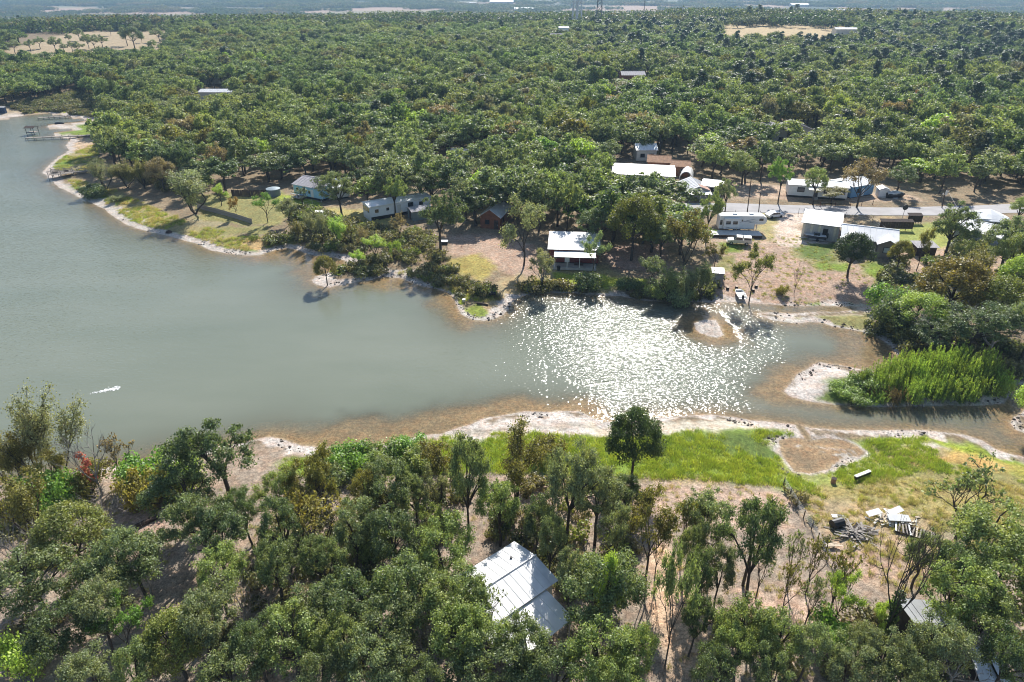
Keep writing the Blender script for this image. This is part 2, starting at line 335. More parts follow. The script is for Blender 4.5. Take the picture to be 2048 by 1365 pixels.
# albedo zones
GRASS = (.19, .27, .045); GRASS2 = (.125, .18, .045); LIME = (.30, .36, .05); DRY = (.34, .29, .12); TAN = (.38, .30, .18); DIRT = (.43, .315, .235); PALE = (.56, .51, .46)
LITTER = (.325, .265, .205); FLOOR = (.22, .175, .115); MUD = (.42, .31, .22); BED = (.33, .26, .17); OLIVE = (.26, .25, .10); ORANGE = (.48, .33, .12); GRAVEL = (.62, .52, .43)
ZONES = [ # px polygon, colour, feather (m)
 ([(-600,905),(275,925),(560,880),(900,870),(1210,880),(1600,860),(2048,900),(2500,950),(3000,2500),(-1500,2500)], LITTER, 3),
 ([(-600,340),(560,500),(1000,650),(1500,600),(1760,600),(2300,700),(2600,400),(1500,330),(900,380),(300,330),(0,300)], (.27,.215,.14), 6),
 # near shore
 ([(560,915),(740,896),(900,862),(1060,862),(1210,872),(1330,852),(1480,843),(1610,855),(1560,885),(1565,930),(1620,955),(1700,925),(1740,905),(1700,870),(1850,862),(1960,880),(2100,935),(2100,975),(1850,940),(1750,960),(1620,985),(1560,968),(1300,955),(1000,948),(740,938),(560,950)], GRASS, 1.5),
 ([(1320,870),(1480,862),(1590,865),(1555,885),(1565,930),(1500,950),(1320,925)], GRASS2, 1.5),
 ([(1350,915),(1480,905),(1560,930),(1600,955),(1540,955),(1400,940)], LIME, 1.5),
 ([(1780,872),(1850,866),(1960,890),(2080,940),(2080,960),(1960,925),(1860,905)], LIME, 1.2),
 ([(1720,900),(1800,890),(1960,925),(2100,955),(2100,1080),(1900,1070),(1750,1030),(1620,1010),(1590,980),(1680,960)], OLIVE, 2),
 ([(1780,895),(1900,890),(2000,915),(2060,935),(1990,935),(1880,915),(1790,915)], ORANGE, 1.2),
 ([(1815,874),(1860,872),(1890,885),(1850,897),(1815,890)], PALE, .8),
 ([(1760,885),(1880,888),(1880,905),(1760,905)], TAN, 1.5),
 ([(1700,950),(2100,960),(2100,1050),(1950,1060),(1800,1010),(1650,985)], DRY, 3),
 ([(1590,985),(1700,1000),(1860,1030),(1900,1090),(1880,1180),(1790,1190),(1700,1120),(1640,1060)], TAN, 2),
 ([(1640,1090),(1830,1080),(1860,1150),(1780,1180),(1690,1140)], DIRT, 2),
 ([(1000,960),(1300,962),(1560,975),(1590,1010),(1560,1060),(1400,1060),(1000,1010)], (.46,.35,.27), 1.5),
 ([(1310,950),(1440,955),(1430,970),(1300,968)], TAN, .8),
 ([(1280,1120),(1330,1100),(1400,1230),(1420,1365),(1330,1365),(1300,1200)], (.56,.40,.27), 1.2),
 ([(1480,1190),(1600,1170),(1640,1240),(1520,1260)], (.52,.38,.29), 1.2),
 ([(240,990),(320,1000),(340,1060),(250,1080)], (.50,.37,.29), 1),
 ([(540,862),(800,868),(960,835),(1050,818),(1165,818),(1215,842),(1215,872),(1100,875),(900,872),(740,900),(560,905)], PALE, .8),
 ([(640,880),(800,874),(900,866),(860,880),(740,896),(640,900)], MUD, .6),
 ([(840,850),(1180,842),(1190,850),(850,868)], (.40,.36,.30), .6),
 ([(1180,842),(1300,832),(1450,826),(1600,850),(1480,856),(1330,862),(1200,876)], (.55,.50,.40), .8),
 # wet pond bed
 ([(1552,878),(1735,878),(1735,950),(1552,950)], (.30,.33,.10), 1), 
 # reed island
 ([(1555,785),(1600,745),(1640,722),(1700,732),(1740,745),(1700,760),(1650,780),(1660,800),(1760,812),(1600,803)], PALE, .6),
 ([(1640,795),(1660,760),(1720,745),(1850,740),(1990,770),(2005,795),(1950,806),(1750,806)], GRASS2, 1),
 ([(1500,624),(1560,627),(1650,624),(1760,618),(1740,660),(1650,645),(1560,645)], PALE, .6),
 ([(1535,628),(1610,627),(1620,640),(1560,640)], GRASS, .8),
 ([(1640,625),(1740,620),(1750,660),(1690,652),(1650,640)], OLIVE, .8),
 ([(1740,660),(1790,685),(1815,710),(1830,740),(1800,745),(1795,712),(1780,692)], PALE, .6),
 # right yard
 ([(1430,482),(1720,470),(1700,520),(1760,560),(1740,606),(1600,606),(1500,602),(1425,600),(1430,540)], DIRT, 1.5),
 ([(1400,470),(1540,470),(1530,500),(1430,505),(1400,500)], (.44,.34,.25), 1.5),
 ([(1560,428),(1610,425),(1600,470),(1680,484),(1690,500),(1600,500),(1545,495),(1550,460)], GRAVEL, 1),
 ([(1580,498),(1680,492),(1690,530),(1620,535),(1570,510)], (.34,.30,.15), 1),
 ([(1445,492),(1490,494),(1480,510),(1440,508)], GRASS, 1), ([(1440,515),(1470,515),(1460,545),(1435,540)], OLIVE, 1),
 ([(1580,500),(1675,490),(1665,528),(1600,520)], GRASS2, 1.5), ([(1630,528),(1700,530),(1690,545),(1630,540)], GRASS, 1),
 ([(1740,525),(1800,545),(1800,575),(1760,570),(1725,545)], GRASS, 1.5),
 ([(1620,600),(1730,598),(1735,612),(1620,612)], GRASS, .7),
 ([(1520,430),(1560,432),(1550,480),(1530,490),(1515,460)], (.38,.34,.16), 1),
 ([(1605,428),(1960,428),(1960,440),(1600,436)], (.36,.36,.12), 1), ([(1690,448),(1790,440),(1860,500),(1780,500),(1740,470)], TAN, 1),
 ([(1775,455),(1900,455),(1900,520),(1820,530),(1780,490)], (.32,.36,.10), 1.5),
 ([(1780,510),(1960,500),(2048,530),(2048,560),(1900,540),(1790,560)], (.44,.33,.24), 1.5),
 ([(1460,370),(1560,380),(1700,398),(1780,390),(1840,405),(1840,412),(1460,405)], (.48,.37,.27), 1),
 ([(1560,395),(1640,398),(1640,408),(1560,408)], DIRT, .8),
 # red-walled house yard
 ([(1080,528),(1200,535),(1290,560),(1290,575),(1200,580),(1100,575),(1060,560)], (.33,.29,.14), 1),
 ([(1105,546),(1160,545),(1290,560),(1285,572),(1200,568),(1110,572)], LIME, .8),
 ([(900,476),(970,470),(1060,495),(1100,540),(1060,560),(1010,545),(960,525),(890,505)], DIRT, 1.5),
 ([(1200,500),(1330,490),(1340,540),(1230,540)], (.40,.28,.22), 1.5),
 ([(960,600),(1005,560),(1040,545),(1060,560),(1040,580),(1015,605),(985,635),(955,630)], (.40,.32,.18), 1),
 ([(930,600),(960,600),(985,625),(1010,600),(1035,582),(1050,585),(1015,622),(985,642),(945,638),(915,620)], (.24,.30,.06), .8),
 ([(895,520),(960,510),(990,540),(970,560),(900,540)], (.38,.32,.10), 1),
 ([(780,540),(900,555),(960,600),(930,610),(900,580),(820,556)], (.27,.22,.13), 1),
 ([(700,560),(800,548),(880,570),(930,610),(915,620),(895,586),(850,572),(800,555),(740,562)], GRASS2, .7),
 # left bank
 ([(130,350),(240,380),(320,420),(400,450),(470,470),(540,490),(520,508),(440,500),(340,470),(240,440),(160,395)], (.36,.31,.15), 1.5),
 ([(120,365),(200,375),(230,410),(300,450),(400,480),(470,505),(430,500),(330,470),(230,436),(150,395)], GRASS, .8),
 ([(480,480),(600,470),(600,495),(520,508),(470,500)], (.48,.34,.16), 1),
 ([(440,500),(470,490),(560,498),(520,510)], GRASS, .6),
 ([(380,430),(460,440),(460,460),(380,450)], (.33,.29,.17), 1), ([(380,395),(560,385),(590,420),(560,452),(480,452),(400,440)], OLIVE, 1), ([(400,455),(540,455),(540,470),(400,468)], OLIVE, 1),
 ([(555,393),(640,405),(640,420),(560,410)], LIME, 1), ([(650,420),(790,430),(800,460),(660,455)], (.40,.36,.14), 1.2),
 ([(105,300),(190,290),(200,345),(110,345),(96,330)], (.36,.32,.16), 1), ([(100,320),(130,305),(150,330),(110,345)], GRASS, .8),
 ([(137,278),(200,272),(220,290),(160,305),(140,300)], (.55,.42,.28), .8), ([(190,238),(235,240),(235,262),(195,262)], LIME, 1.5),
 ([(89,254),(150,247),(220,245),(220,268),(110,268)], GRASS, 1),
 ([(0,215),(160,180),(230,200),(230,240),(140,236),(90,226),(0,236)], (.38,.31,.20), 2),
 # far clearings
 ([(0,130),(10,100),(60,88),(130,70),(230,60),(330,58),(480,56),(480,72),(340,95),(330,125),(120,140),(20,140)], (.38,.31,.20), 4),
 ([(1430,98),(1450,44),(1560,34),(1700,44),(1720,90),(1640,100),(1560,96)], (.46,.37,.21), 5),
 ([(1250,160),(1320,158),(1320,178),(1270,178)], GRAVEL, 2), ([(1400,135),(1430,140),(1430,160),(1400,160)], DIRT, 3),
 ([(1120,185),(1260,160),(1260,185),(1150,198)], (.48,.38,.24), 3), ([(1300,85),(1330,75),(1330,92),(1300,92)], GRAVEL, 3),
 ([(1170,70),(1220,68),(1220,88),(1170,88)], (.44,.36,.24), 3),
 ([(1600,240),(1660,240),(1660,290),(1560,280)], (.30,.30,.14), 3), ([(1640,180),(1740,185),(1740,195),(1640,195)], (.50,.40,.30), 2),
 ([(1200,340),(1380,345),(1380,400),(1200,370)], (.36,.29,.2), 2),
]
col = np.tile(np.array(FLOOR), (len(X), 1))
wx = X+(fbm(X*.45, Y*.45, 4)-.5)*3.2; wy = Y+(fbm(X*.45+31, Y*.45+7, 4)-.5)*3.2
Rr = np.hypot(X, Y)
_px = proj((X, Y, np.where(Z > -5, Z, 0)))
for P, c, fe in ZONES:
    Pw = poly_w(P, .9) if P[0][1] > 130 else np.array([G(u, v)[:2] for u, v in P])
    lo = Pw.min(0)-4*fe; hi = Pw.max(0)+4*fe
    s = np.where((X > lo[0]) & (X < hi[0]) & (Y > lo[1]) & (Y < hi[1]))[0]
    if len(s) == 0: continue
    k = 1.0 if Rr[s].min() < 350 else 4.0
    d = sdist(Pw, X[s]+(wx[s]-X[s])*k, Y[s]+(wy[s]-Y[s])*k)
    a = np.clip(.5-d/(fe*1.2), 0, 1)[:, None]
    col[s] = col[s]*(1-a)+np.array(c)*a
# green fringe and pale dried rim along the water
nz = fbm(X*.3+5, Y*.3, 4)
rim = (.6+1.6*np.clip(nz-.42, 0, .4)*4)
rim = rim+1.6*np.clip((-X-8)/15, 0, 1)*np.clip((Y-105)/12, 0, 1)+.7*np.clip(1-np.abs(X+5)/25, 0, 1)*(Y > 100)
a = np.clip((rim-SD)/.35, 0, 1)*(Rr < 420); a = a[:, None]
pal = np.array(PALE)*(.82+.3*fbm(X*.8, Y*.8, 3))[:, None]
col = col*(1-a*.93)+pal*a*.93
a = (np.clip(1-np.abs(SD-.12)/.22, 0, 1)*(Rr < 200))[:, None]      # the wet line
col = col*(1-a*.45)+np.array((.25,.17,.11))*a*.45
a = np.clip(-SD/.25, 0, 1)[:, None]
col = col*(1-a)+np.array(BED)*a
near_ = np.where(Rr < 200)[0]
for P_, c_ in ((POND, (.47, .36, .26)), (BAR, (.55, .50, .45))):
    dd_ = sdist(P_, X[near_], Y[near_]); a_ = (np.clip(.5-dd_/.5, 0, 1)*(.93 if c_[0] < .5 else .8))[:, None]
    if c_[0] < .5: a_ = a_*np.clip(-SD[near_]/.15, 0, 1)[:, None]
    col[near_] = col[near_]*(1-a_)+np.array(c_)*a_
# the valley beyond the ridge: fields and wooded ground
far = np.clip((Rr-800)/120, 0, 1)
fl = fbm(X*.0016, Y*.0045, 3); ft = fbm(X*.0009+7, Y*.004+3, 2)
fieldc = np.where((ft > .52)[:, None], np.array((.36,.27,.20)), np.array((.24,.24,.15)))
woods = np.array((.06,.085,.045))*np.ones((len(X), 1))
vf = np.clip((fl-.50)*25, 0, 1)*((Y > 1500) & (Y < 3800))
band = np.exp(-((Y-2350-120*np.sin(X*.002))/330)**2)
vf = np.clip(vf*.45+(fbm(X*.003+9, Y*.006, 3)+band*.42 > .74)*1.0, 0, 1)*(Y > 1300)*(Y < 3800)
vc = fieldc*vf[:, None]+woods*(1-vf[:, None])
col = col*(1-far[:, None])+vc*far[:, None]
FIELD_FN = (X, Y, vf)
col = np.vstack([col, [LITTER]])
gm = mesh_np('ground', V, [q, cap], None, True)
ca = gm.color_attributes.new('albedo', 'FLOAT_COLOR', 'POINT')
ca.data.foreach_set('color', np.hstack([col, np.ones((len(col), 1))]).astype(np.float32).ravel())
m = bpy.data.materials.new('ground'); m.use_nodes = True; t = m.node_tree; b = t.nodes['Principled BSDF']; N = t.nodes.new; L = t.links.new
at = N('ShaderNodeAttribute'); at.attribute_name = 'albedo'
geo = N('ShaderNodeNewGeometry')
prev = at.outputs['Color']
for sc_, lo_, hi_, det in ((.35, .76, 1.2, 4), (2.2, .52, 1.36, 6), (7.0, .6, 1.38, 3)):
    n = N('ShaderNodeTexNoise'); n.inputs['Scale'].default_value = sc_; n.inputs['Detail'].default_value = det; n.inputs['Roughness'].default_value = .65
    L(geo.outputs['Position'], n.inputs['Vector'])
    mr = N('ShaderNodeMapRange'); mr.inputs[1].default_value = .3; mr.inputs[2].default_value = .7; mr.inputs[3].default_value = lo_; mr.inputs[4].default_value = hi_
    L(n.outputs['Fac'], mr.inputs[0])
    mx = N('ShaderNodeMix'); mx.data_type = 'RGBA'; mx.blend_type = 'MULTIPLY'; mx.inputs['Factor'].default_value = 1
    L(prev, mx.inputs[6]); L(mr.outputs[0], mx.inputs[7]); prev = mx.outputs[2]; nlast = n
n = N('ShaderNodeTexNoise'); n.inputs['Scale'].default_value = .9; n.inputs['Detail'].default_value = 5; L(geo.outputs['Position'], n.inputs['Vector'])
mr = N('ShaderNodeMapRange'); mr.inputs[1].default_value = .45; mr.inputs[2].default_value = .62; L(n.outputs['Fac'], mr.inputs[0])
mx = N('ShaderNodeMix'); mx.data_type = 'RGBA'; mx.blend_type = 'MULTIPLY'; L(mr.outputs[0], mx.inputs['Factor']); L(prev, mx.inputs[6]); mx.inputs[7].default_value = (1.07, .96, .90, 1)
L(mx.outputs[2], b.inputs['Base Color']); b.inputs['Roughness'].default_value = .92; b.inputs['Specular IOR Level'].default_value = .12
bp = N('ShaderNodeBump'); bp.inputs['Strength'].default_value = .8; bp.inputs['Distance'].default_value = .12; L(nlast.outputs['Fac'], bp.inputs['Height']); L(bp.outputs[0], b.inputs['Normal'])
gm.materials.append(m)
ground = link('ground', gm); ground['kind'] = 'structure'

# ------------------------------------------------------------------ lake surface
ws = np.where((SD < 1.2) & (Rr < 700))[0]
keep = np.zeros(len(X)+1, bool); keep[ws] = True
fq = q[keep[q].all(1)]
used = np.unique(fq); remap = -np.ones(len(X)+1, int); remap[used] = np.arange(len(used))
WV = np.stack([X[used], Y[used], np.full(len(used), 0.0)], 1)
wm = mesh_np('lake', WV, remap[fq], None, True)
depth = np.maximum(0, .02+.06*np.minimum(np.maximum(-SD[used], 0), 40))
sh = np.zeros(len(used))
for Pw in SHALLOW:
    lo = Pw.min(0)-8; hi = Pw.max(0)+8; s = np.where((X[used] > lo[0]) & (X[used] < hi[0]) & (Y[used] > lo[1]) & (Y[used] < hi[1]))[0]
    if len(s): sh[s] = np.maximum(sh[s], np.clip(.5-(sdist(Pw, X[used][s], Y[used][s])+(fbm(X[used][s]*.2, Y[used][s]*.2, 3)-.5)*7)/4.0, 0, 1))
depth = depth*(1-.80*sh)
murk = 1-np.exp(-depth*4.5)
RIP = poly_w([(1015,590),(1200,585),(1425,600),(1515,622),(1560,645),(1600,655),(1590,705),(1575,725),(1540,745),(1490,760),(1500,790),(1530,822),(1420,828),(1300,832),(1250,836),(1190,815),(1130,760),(1060,690),(1000,655)])
CALM = poly_w([(1358,650),(1378,630),(1440,624),(1468,655),(1486,688),(1440,694),(1385,684)])
xx, yy = X[used], Y[used]
nn = (fbm(xx*.15, yy*.15, 4)-.5)*5
rip = np.full(len(used), .18)
dR = sdist(RIP, xx, yy)+nn; fe_ = np.where(xx < 5, 24.0, 5.0); rip = np.maximum(rip, np.clip(.62-dR/fe_, 0, 1)**1.4)
leftfar = np.clip((-xx-40)/40, 0, 1); rip = np.maximum(rip, .6*leftfar); bandn = fbm(xx*.035+yy*.012, yy*.11, 4); rip = rip*(.55+.9*bandn)
mid = np.exp(-(((xx+5)/26)**2+((yy-88)/14)**2)); rip = np.maximum(rip, .35*mid)
cal = np.clip(.5-(sdist(CALM, xx, yy)+nn*.3)/1.2, 0, 1)
rip = rip*(1-cal)+.05*cal
for nm, arr in (('murk', murk), ('ripple', rip)):
    aa = wm.attributes.new(nm, 'FLOAT', 'POINT'); aa.data.foreach_set('value', arr.astype(np.float32))
m = bpy.data.materials.new('lake_water'); m.use_nodes = True; t = m.node_tree; N = t.nodes.new; L = t.links.new
t.nodes.remove(t.nodes['Principled BSDF']); out = t.nodes['Material Output']
am = N('ShaderNodeAttribute'); am.attribute_name = 'murk'; ar = N('ShaderNodeAttribute'); ar.attribute_name = 'ripple'
geo = N('ShaderNodeNewGeometry')
mp = N('ShaderNodeMapping'); mp.inputs['Rotation'].default_value = (0, 0, math.radians(-18)); mp.inputs['Scale'].default_value = (.62, 1.25, 1)
L(geo.outputs['Position'], mp.inputs[0])
n1 = N('ShaderNodeTexNoise'); n1.inputs['Scale'].default_value = 1.95; n1.inputs['Detail'].default_value = 1.2; n1.inputs['Roughness'].default_value = .55; n1.inputs['Distortion'].default_value = .6
L(mp.outputs[0], n1.inputs['Vector'])
n2 = N('ShaderNodeTexNoise'); n2.inputs['Scale'].default_value = 3.4; n2.inputs['Detail'].default_value = 2; L(mp.outputs[0], n2.inputs['Vector'])
ad = N('ShaderNodeMath'); ad.operation = 'MULTIPLY_ADD'; L(n2.outputs['Fac'], ad.inputs[0]); ad.inputs[1].default_value = .22; L(n1.outputs['Fac'], ad.inputs[2])
mu = N('ShaderNodeMath'); mu.operation = 'MULTIPLY'; L(ad.outputs[0], mu.inputs[0]); L(ar.outputs['Fac'], mu.inputs[1])
bp = N('ShaderNodeBump'); bp.inputs['Strength'].default_value = 1.0; bp.inputs['Distance'].default_value = .22; L(mu.outputs[0], bp.inputs['Height'])
df = N('ShaderNodeBsdfDiffuse'); 
n3 = N('ShaderNodeTexNoise'); n3.inputs['Scale'].default_value = .045; n3.inputs['Detail'].default_value = 5; n3.inputs['Roughness'].default_value = .6; m3 = N('ShaderNodeMapping'); m3.inputs['Scale'].default_value = (.6, 1.6, 1); L(geo.outputs['Position'], m3.inputs[0]); L(m3.outputs[0], n3.inputs['Vector'])
cr = N('ShaderNodeMix'); cr.data_type = 'RGBA'; L(n3.outputs['Fac'], cr.inputs['Factor']); cr.inputs[6].default_value = (.135, .16, .118, 1); cr.inputs[7].default_value = (.22, .235, .185, 1)
L(cr.outputs[2], df.inputs['Color'])
tp = N('ShaderNodeBsdfTransparent'); tp.inputs[0].default_value = (.92, .86, .74, 1)
mx = N('ShaderNodeMixShader'); L(am.outputs['Fac'], mx.inputs[0]); L(tp.outputs[0], mx.inputs[1]); L(df.outputs[0], mx.inputs[2])
gl = N('ShaderNodeBsdfGlossy'); 
rq = N('ShaderNodeMapRange'); rq.inputs[1].default_value = .1; rq.inputs[2].default_value = .5; rq.inputs[3].default_value = .05; rq.inputs[4].default_value = .125; L(ar.outputs['Fac'], rq.inputs[0]); L(rq.outputs[0], gl.inputs['Roughness']); L(bp.outputs[0], gl.inputs['Normal'])
dt = N('ShaderNodeVectorMath'); dt.operation = 'DOT_PRODUCT'; L(geo.outputs['Incoming'], dt.inputs[0]); L(bp.outputs[0], dt.inputs[1])
def mth(op, a, b_=None):
    q_ = N('ShaderNodeMath'); q_.operation = op; L(a, q_.inputs[0])
    if b_ is not None: q_.inputs[1].default_value = b_
    return q_.outputs[0]
c1 = mth('ABSOLUTE', dt.outputs['Value']); c2 = mth('MULTIPLY_ADD', c1, -1.0); c2.node.inputs[2].default_value = 1.0
c3 = mth('MAXIMUM', c2, 0.0); c4 = mth('POWER', c3, 5.0); fr_o = mth('MULTIPLY_ADD', c4, .98); fr_o.node.inputs[2].default_value = .02
mx2 = N('ShaderNodeMixShader'); L(fr_o, mx2.inputs[0]); L(mx.outputs[0], mx2.inputs[1]); L(gl.outputs[0], mx2.inputs[2])
L(mx2.outputs[0], out.inputs[0])
wm.materials.append(m)
lake = link('lake_water', wm); lake['kind'] = 'structure'

# ================================================================== vegetation
LEAF = leaf_mat('leaves', 'object')
LEAF_DRY = leaf_mat('dry_leaves', 'object', .2)
BARK = mat('bark', (.085, .072, .06), .9, .1, noise=.4, nscale=6)
BARK_PALE = mat('pale_bark', (.34, .31, .28), .9, .1, noise=.35, nscale=6)

def leaves_on(r, C, R, n, size, flat=.75, up=.35, shell=.55):
    """n leaf diamonds spread over the clumps (centres C, radii R)"""
    C = np.asarray(C); R = np.asarray(R)
    p = R**2/np.sum(R**2); k = r.choice(len(C), n, p=p)
    d = r.normal(size=(n, 3)); d /= np.linalg.norm(d, axis=1)[:, None]
    rad = (shell+(1-shell)*r.random(n))*R[k]*(1+.55*r.random(n)**5)
    # lumps on each clump
    P = C[k]+d*rad[:, None]*np.array([1, 1, flat])
    nr = d*.55+np.array([0, 0, up])+r.normal(size=(n, 3))*.55; nr /= np.linalg.norm(nr, axis=1)[:, None]
    a = np.cross(nr, r.normal(size=(n, 3))); a /= np.linalg.norm(a, axis=1)[:, None]; b = np.cross(nr, a)
    s = size*(.6+.8*r.random(n))[:, None]
    V = np.stack([P-a*s*.55, P+b*s*.36, P+a*s*.55, P-b*s*.36], 1).reshape(-1, 3)
    return V, np.arange(4*n).reshape(n, 4)
def tubes_np(paths, n=5):
    Vs = []; Fs = []; base = 0
    for pts, rad in paths:
        pts = np.asarray(pts, float); m_ = len(pts)
        t = np.gradient(pts, axis=0); t /= np.linalg.norm(t, axis=1)[:, None]+1e-9
        ref = np.array([.31, .95, .05]); a = np.cross(t, ref); a /= np.linalg.norm(a, axis=1)[:, None]+1e-9; b = np.cross(t, a)
        an = np.arange(n)*2*np.pi/n
        ring = pts[:, None, :]+(a[:, None, :]*np.cos(an)[None, :, None]+b[:, None, :]*np.sin(an)[None, :, None])*np.asarray(rad)[:, None, None]
        Vs.append(ring.reshape(-1, 3)); i = np.arange(m_*n).reshape(m_, n)
        Fs.append(np.stack([i[:-1], np.roll(i, -1, 1)[:-1], np.roll(i, -1, 1)[1:], i[1:]], -1).reshape(-1, 4)+base); base += m_*n
    return np.vstack(Vs), np.vstack(Fs)
def curve(p0, p1, r, sag=.2, n=5):
    p0 = np.array(p0); p1 = np.array(p1); L_ = np.linalg.norm(p1-p0)
    mid = (p0+p1)/2+np.array([0, 0, sag*L_*.5])+r.normal(size=3)*L_*.07
    t = np.linspace(0, 1, n)[:, None]
    return (1-t)**2*p0+2*t*(1-t)*mid+t*t*p1+r.normal(size=(n, 3))*L_*.015*(t*(1-t)*4)
def grow(r, p, d, length, rad, level, out, tips, spread=.6, upb=.15, kids=(3, 4), ratio=.68, nmin=.012):
    n = 4; pts = [p]; dd = d.copy()
    for i in range(n):
        dd = dd+r.normal(size=3)*.16+np.array([0, 0, upb*.3]); dd /= np.linalg.norm(dd); pts.append(pts[-1]+dd*length/n)
    pts = np.array(pts); out.append((pts, np.linspace(rad, max(rad*.55, nmin), n+1)))
    if level == 0: tips.append(pts[-1]); return
    k = r.integers(kids[0], kids[1]+1)
    for i in range(k):
        f = .45+.55*(i+1)/k; q_ = pts[0]+(pts[-1]-pts[0])*f if i < k-1 else pts[-1]
        q_ = pts[min(n, int(round(f*n)))]
        nd = dd+r.normal(size=3)*spread+np.array([0, 0, upb]); nd /= np.linalg.norm(nd)
        grow(r, q_, nd, length*ratio*(.75+.5*r.random()), rad*.58, level-1, out, tips, spread, upb, kids, ratio, nmin)

def gen(kind, seed, q):
    """returns crown mesh, trunk mesh, height, width; q scales the leaf count (1 near, .35 mid, .08 far)"""
    r = np.random.default_rng(seed)
    ls = {1: 1.0, 0: 1.0}.get(q, (1/q)**.5*.92)
    C = []; R = []; paths = []; ns = 6 if q >= 1 else 4
    if kind == 'oak':
        h = 9.0; Wd = 8.6; nc = 62 if q > .2 else (26 if q > .1 else 14)
        lean = r.normal(size=2)*.5; fork = np.array([lean[0]*.4, lean[1]*.4, h*(.26+.1*r.random())])
        lob = [(r.random()*6.28, .5+.5*r.random()) for _ in range(4)]
        for i in range(nc):
            u = r.random()**.75; ph = r.random()*2*np.pi; th = np.arccos(1-1.25*u)
            rr_ = .62+.38*r.random()
            bulge = .82+.22*np.sin(ph*2+lob[0][0])+.12*np.sin(ph*3+lob[1][0])
            C.append([Wd*.42*np.sin(th)*np.cos(ph)*rr_*bulge+lean[0], Wd*.42*np.sin(th)*np.sin(ph)*rr_*bulge+lean[1], h*.56+h*.36*np.cos(th)*rr_])
            R.append(.38+.62*r.random()**1.3 if q > .2 else .95+.5*r.random())
        paths.append((curve([0, 0, -.3], fork, r, 0, 4), np.linspace(.24, .17, 4)))
        nl = 7 if q >= 1 else (5 if q > .1 else 1)
        for i in r.choice(nc, nl, replace=False):
            paths.append((curve(fork, C[i], r, .25, 5), np.linspace(.13, .035, 5)))
            if q >= 1:
                for j in np.argsort([np.linalg.norm(np.array(C[i])-np.array(c)) for c in C])[1:3]:
                    paths.append((curve(paths[-1][0][2] if len(paths[-1][0]) > 2 else fork, C[j], r, .15, 4), np.linspace(.06, .02, 4)))
        V, Fq = leaves_on(r, C, R, int(14000*q) if q >= 1 else int(13000*q), (.16 if q >= 1 else .195)*ls, .62, .35, .15)
    elif kind == 'round':
        h = 8.5; Wd = 7.5
        for i in range(60):
            d = r.normal(size=3); d /= np.linalg.norm(d); d[2] = abs(d[2])*1.1-.35
            C.append([Wd*.40*d[0], Wd*.40*d[1], h*.58+h*.36*d[2]]); R.append(.6+.45*r.random())
        paths.append((curve([0, 0, -.3], [0, 0, h*.5], r, 0, 4), np.linspace(.22, .12, 4)))
        for i in range(6): paths.append((curve([0, 0, h*.3], C[i], r, .2, 4), np.linspace(.1, .03, 4)))
        V, Fq = leaves_on(r, C, R, int((16000 if q >= 1 else 9500)*q), (.175 if q >= 1 else .24)*ls, .75, .35, .3)
    elif kind == 'airy':      # open crown on a fan of limbs
        h = 8.0; Wd = 6.5; tips = []
        paths.append((curve([0, 0, -.3], [0, 0, h*.28], r, 0, 4), np.linspace(.15, .11, 4)))
        for i in range(5):
            a = i*1.26+r.random(); s_ = .45+.3*r.random()
            grow(r, np.array([0, 0, h*(.2+.03*i)]), np.array([np.cos(a)*s_, np.sin(a)*s_, .9]), h*.33, .07, 2 if q > .2 else 1, paths, tips, .5, .25, (3, 3), .62)
        tips = np.array(tips); C = tips; R = np.full(len(tips), .55)+.3*r.random(len(tips))
        V, Fq = leaves_on(r, C, R, int(7500*q), .165*ls, .8, .3, .1)
    elif kind == 'willow':    # upright, feathery
        h = 9.0; Wd = 5.2; tips = []
        for i in range(4):
            a = r.random()*6.28; s_ = .12+.22*r.random()
            grow(r, np.array([0, 0, -.2]), np.array([np.cos(a)*s_, np.sin(a)*s_, 1.]), h*.5, .10, 2, paths, tips, .33, .5, (3, 4), .55)
        tips = np.array(tips); C = np.vstack([tips, tips*.9+np.array([0, 0, -.3])]); R = .5+.4*r.random(len(C))
        V, Fq = leaves_on(r, C, R, int(9500*q), .145*ls, 1.2, .1, .05)
    elif kind == 'pine':
        h = 13.0; Wd = 5.4
        for i in range(46 if q > .1 else 20):
            f = r.random()**.8; a = r.random()*6.28; z = h*(.36+.6*f); w_ = Wd*.5*(1-.75*f**1.6)*(.45+.55*r.random())
            C.append([w_*np.cos(a), w_*np.sin(a), z]); R.append((.55+.4*r.random())*(1 if q > .1 else 1.4))
        paths.append((curve([0, 0, -.3], [0, 0, h*.95], r, 0, 6), np.linspace(.24, .05, 6)))
        V, Fq = leaves_on(r, C, R, int(7000*q), .26*ls, .6, .5)
    elif kind == 'shrub':
        h = 2.6; Wd = 4.0
        for i in range(14):
            a = r.random()*6.28; w_ = Wd*.36*r.random()**.5; C.append([w_*np.cos(a), w_*np.sin(a), .5+1.35*r.random()*(1-w_/Wd)]); R.append(.5+.35*r.random())
        for i in range(5): paths.append((curve([0, 0, -.1], C[i], r, .1, 3), np.linspace(.05, .015, 3)))
        V, Fq = leaves_on(r, C, R, int(4200*q), .15*ls, .9, .3, .3)
    elif kind == 'reed':      # tall upright saplings in a clump
        h = 3.6; Wd = 3.2
        n = int(2200*q); st = 46; sx = r.normal(size=st)*Wd*.24; sy = r.normal(size=st)*Wd*.24; sh_ = h*(.55+.45*r.random(st)); ln = r.normal(size=(st, 2))*.12
        for i in range(0, st, 2): paths.append((np.array([[sx[i], sy[i], 0], [sx[i]+ln[i, 0]*sh_[i], sy[i]+ln[i, 1]*sh_[i], sh_[i]]]), [.025, .01]))
        k = r.integers(0, st, n); f = .25+.75*r.random(n); z = sh_[k]*f
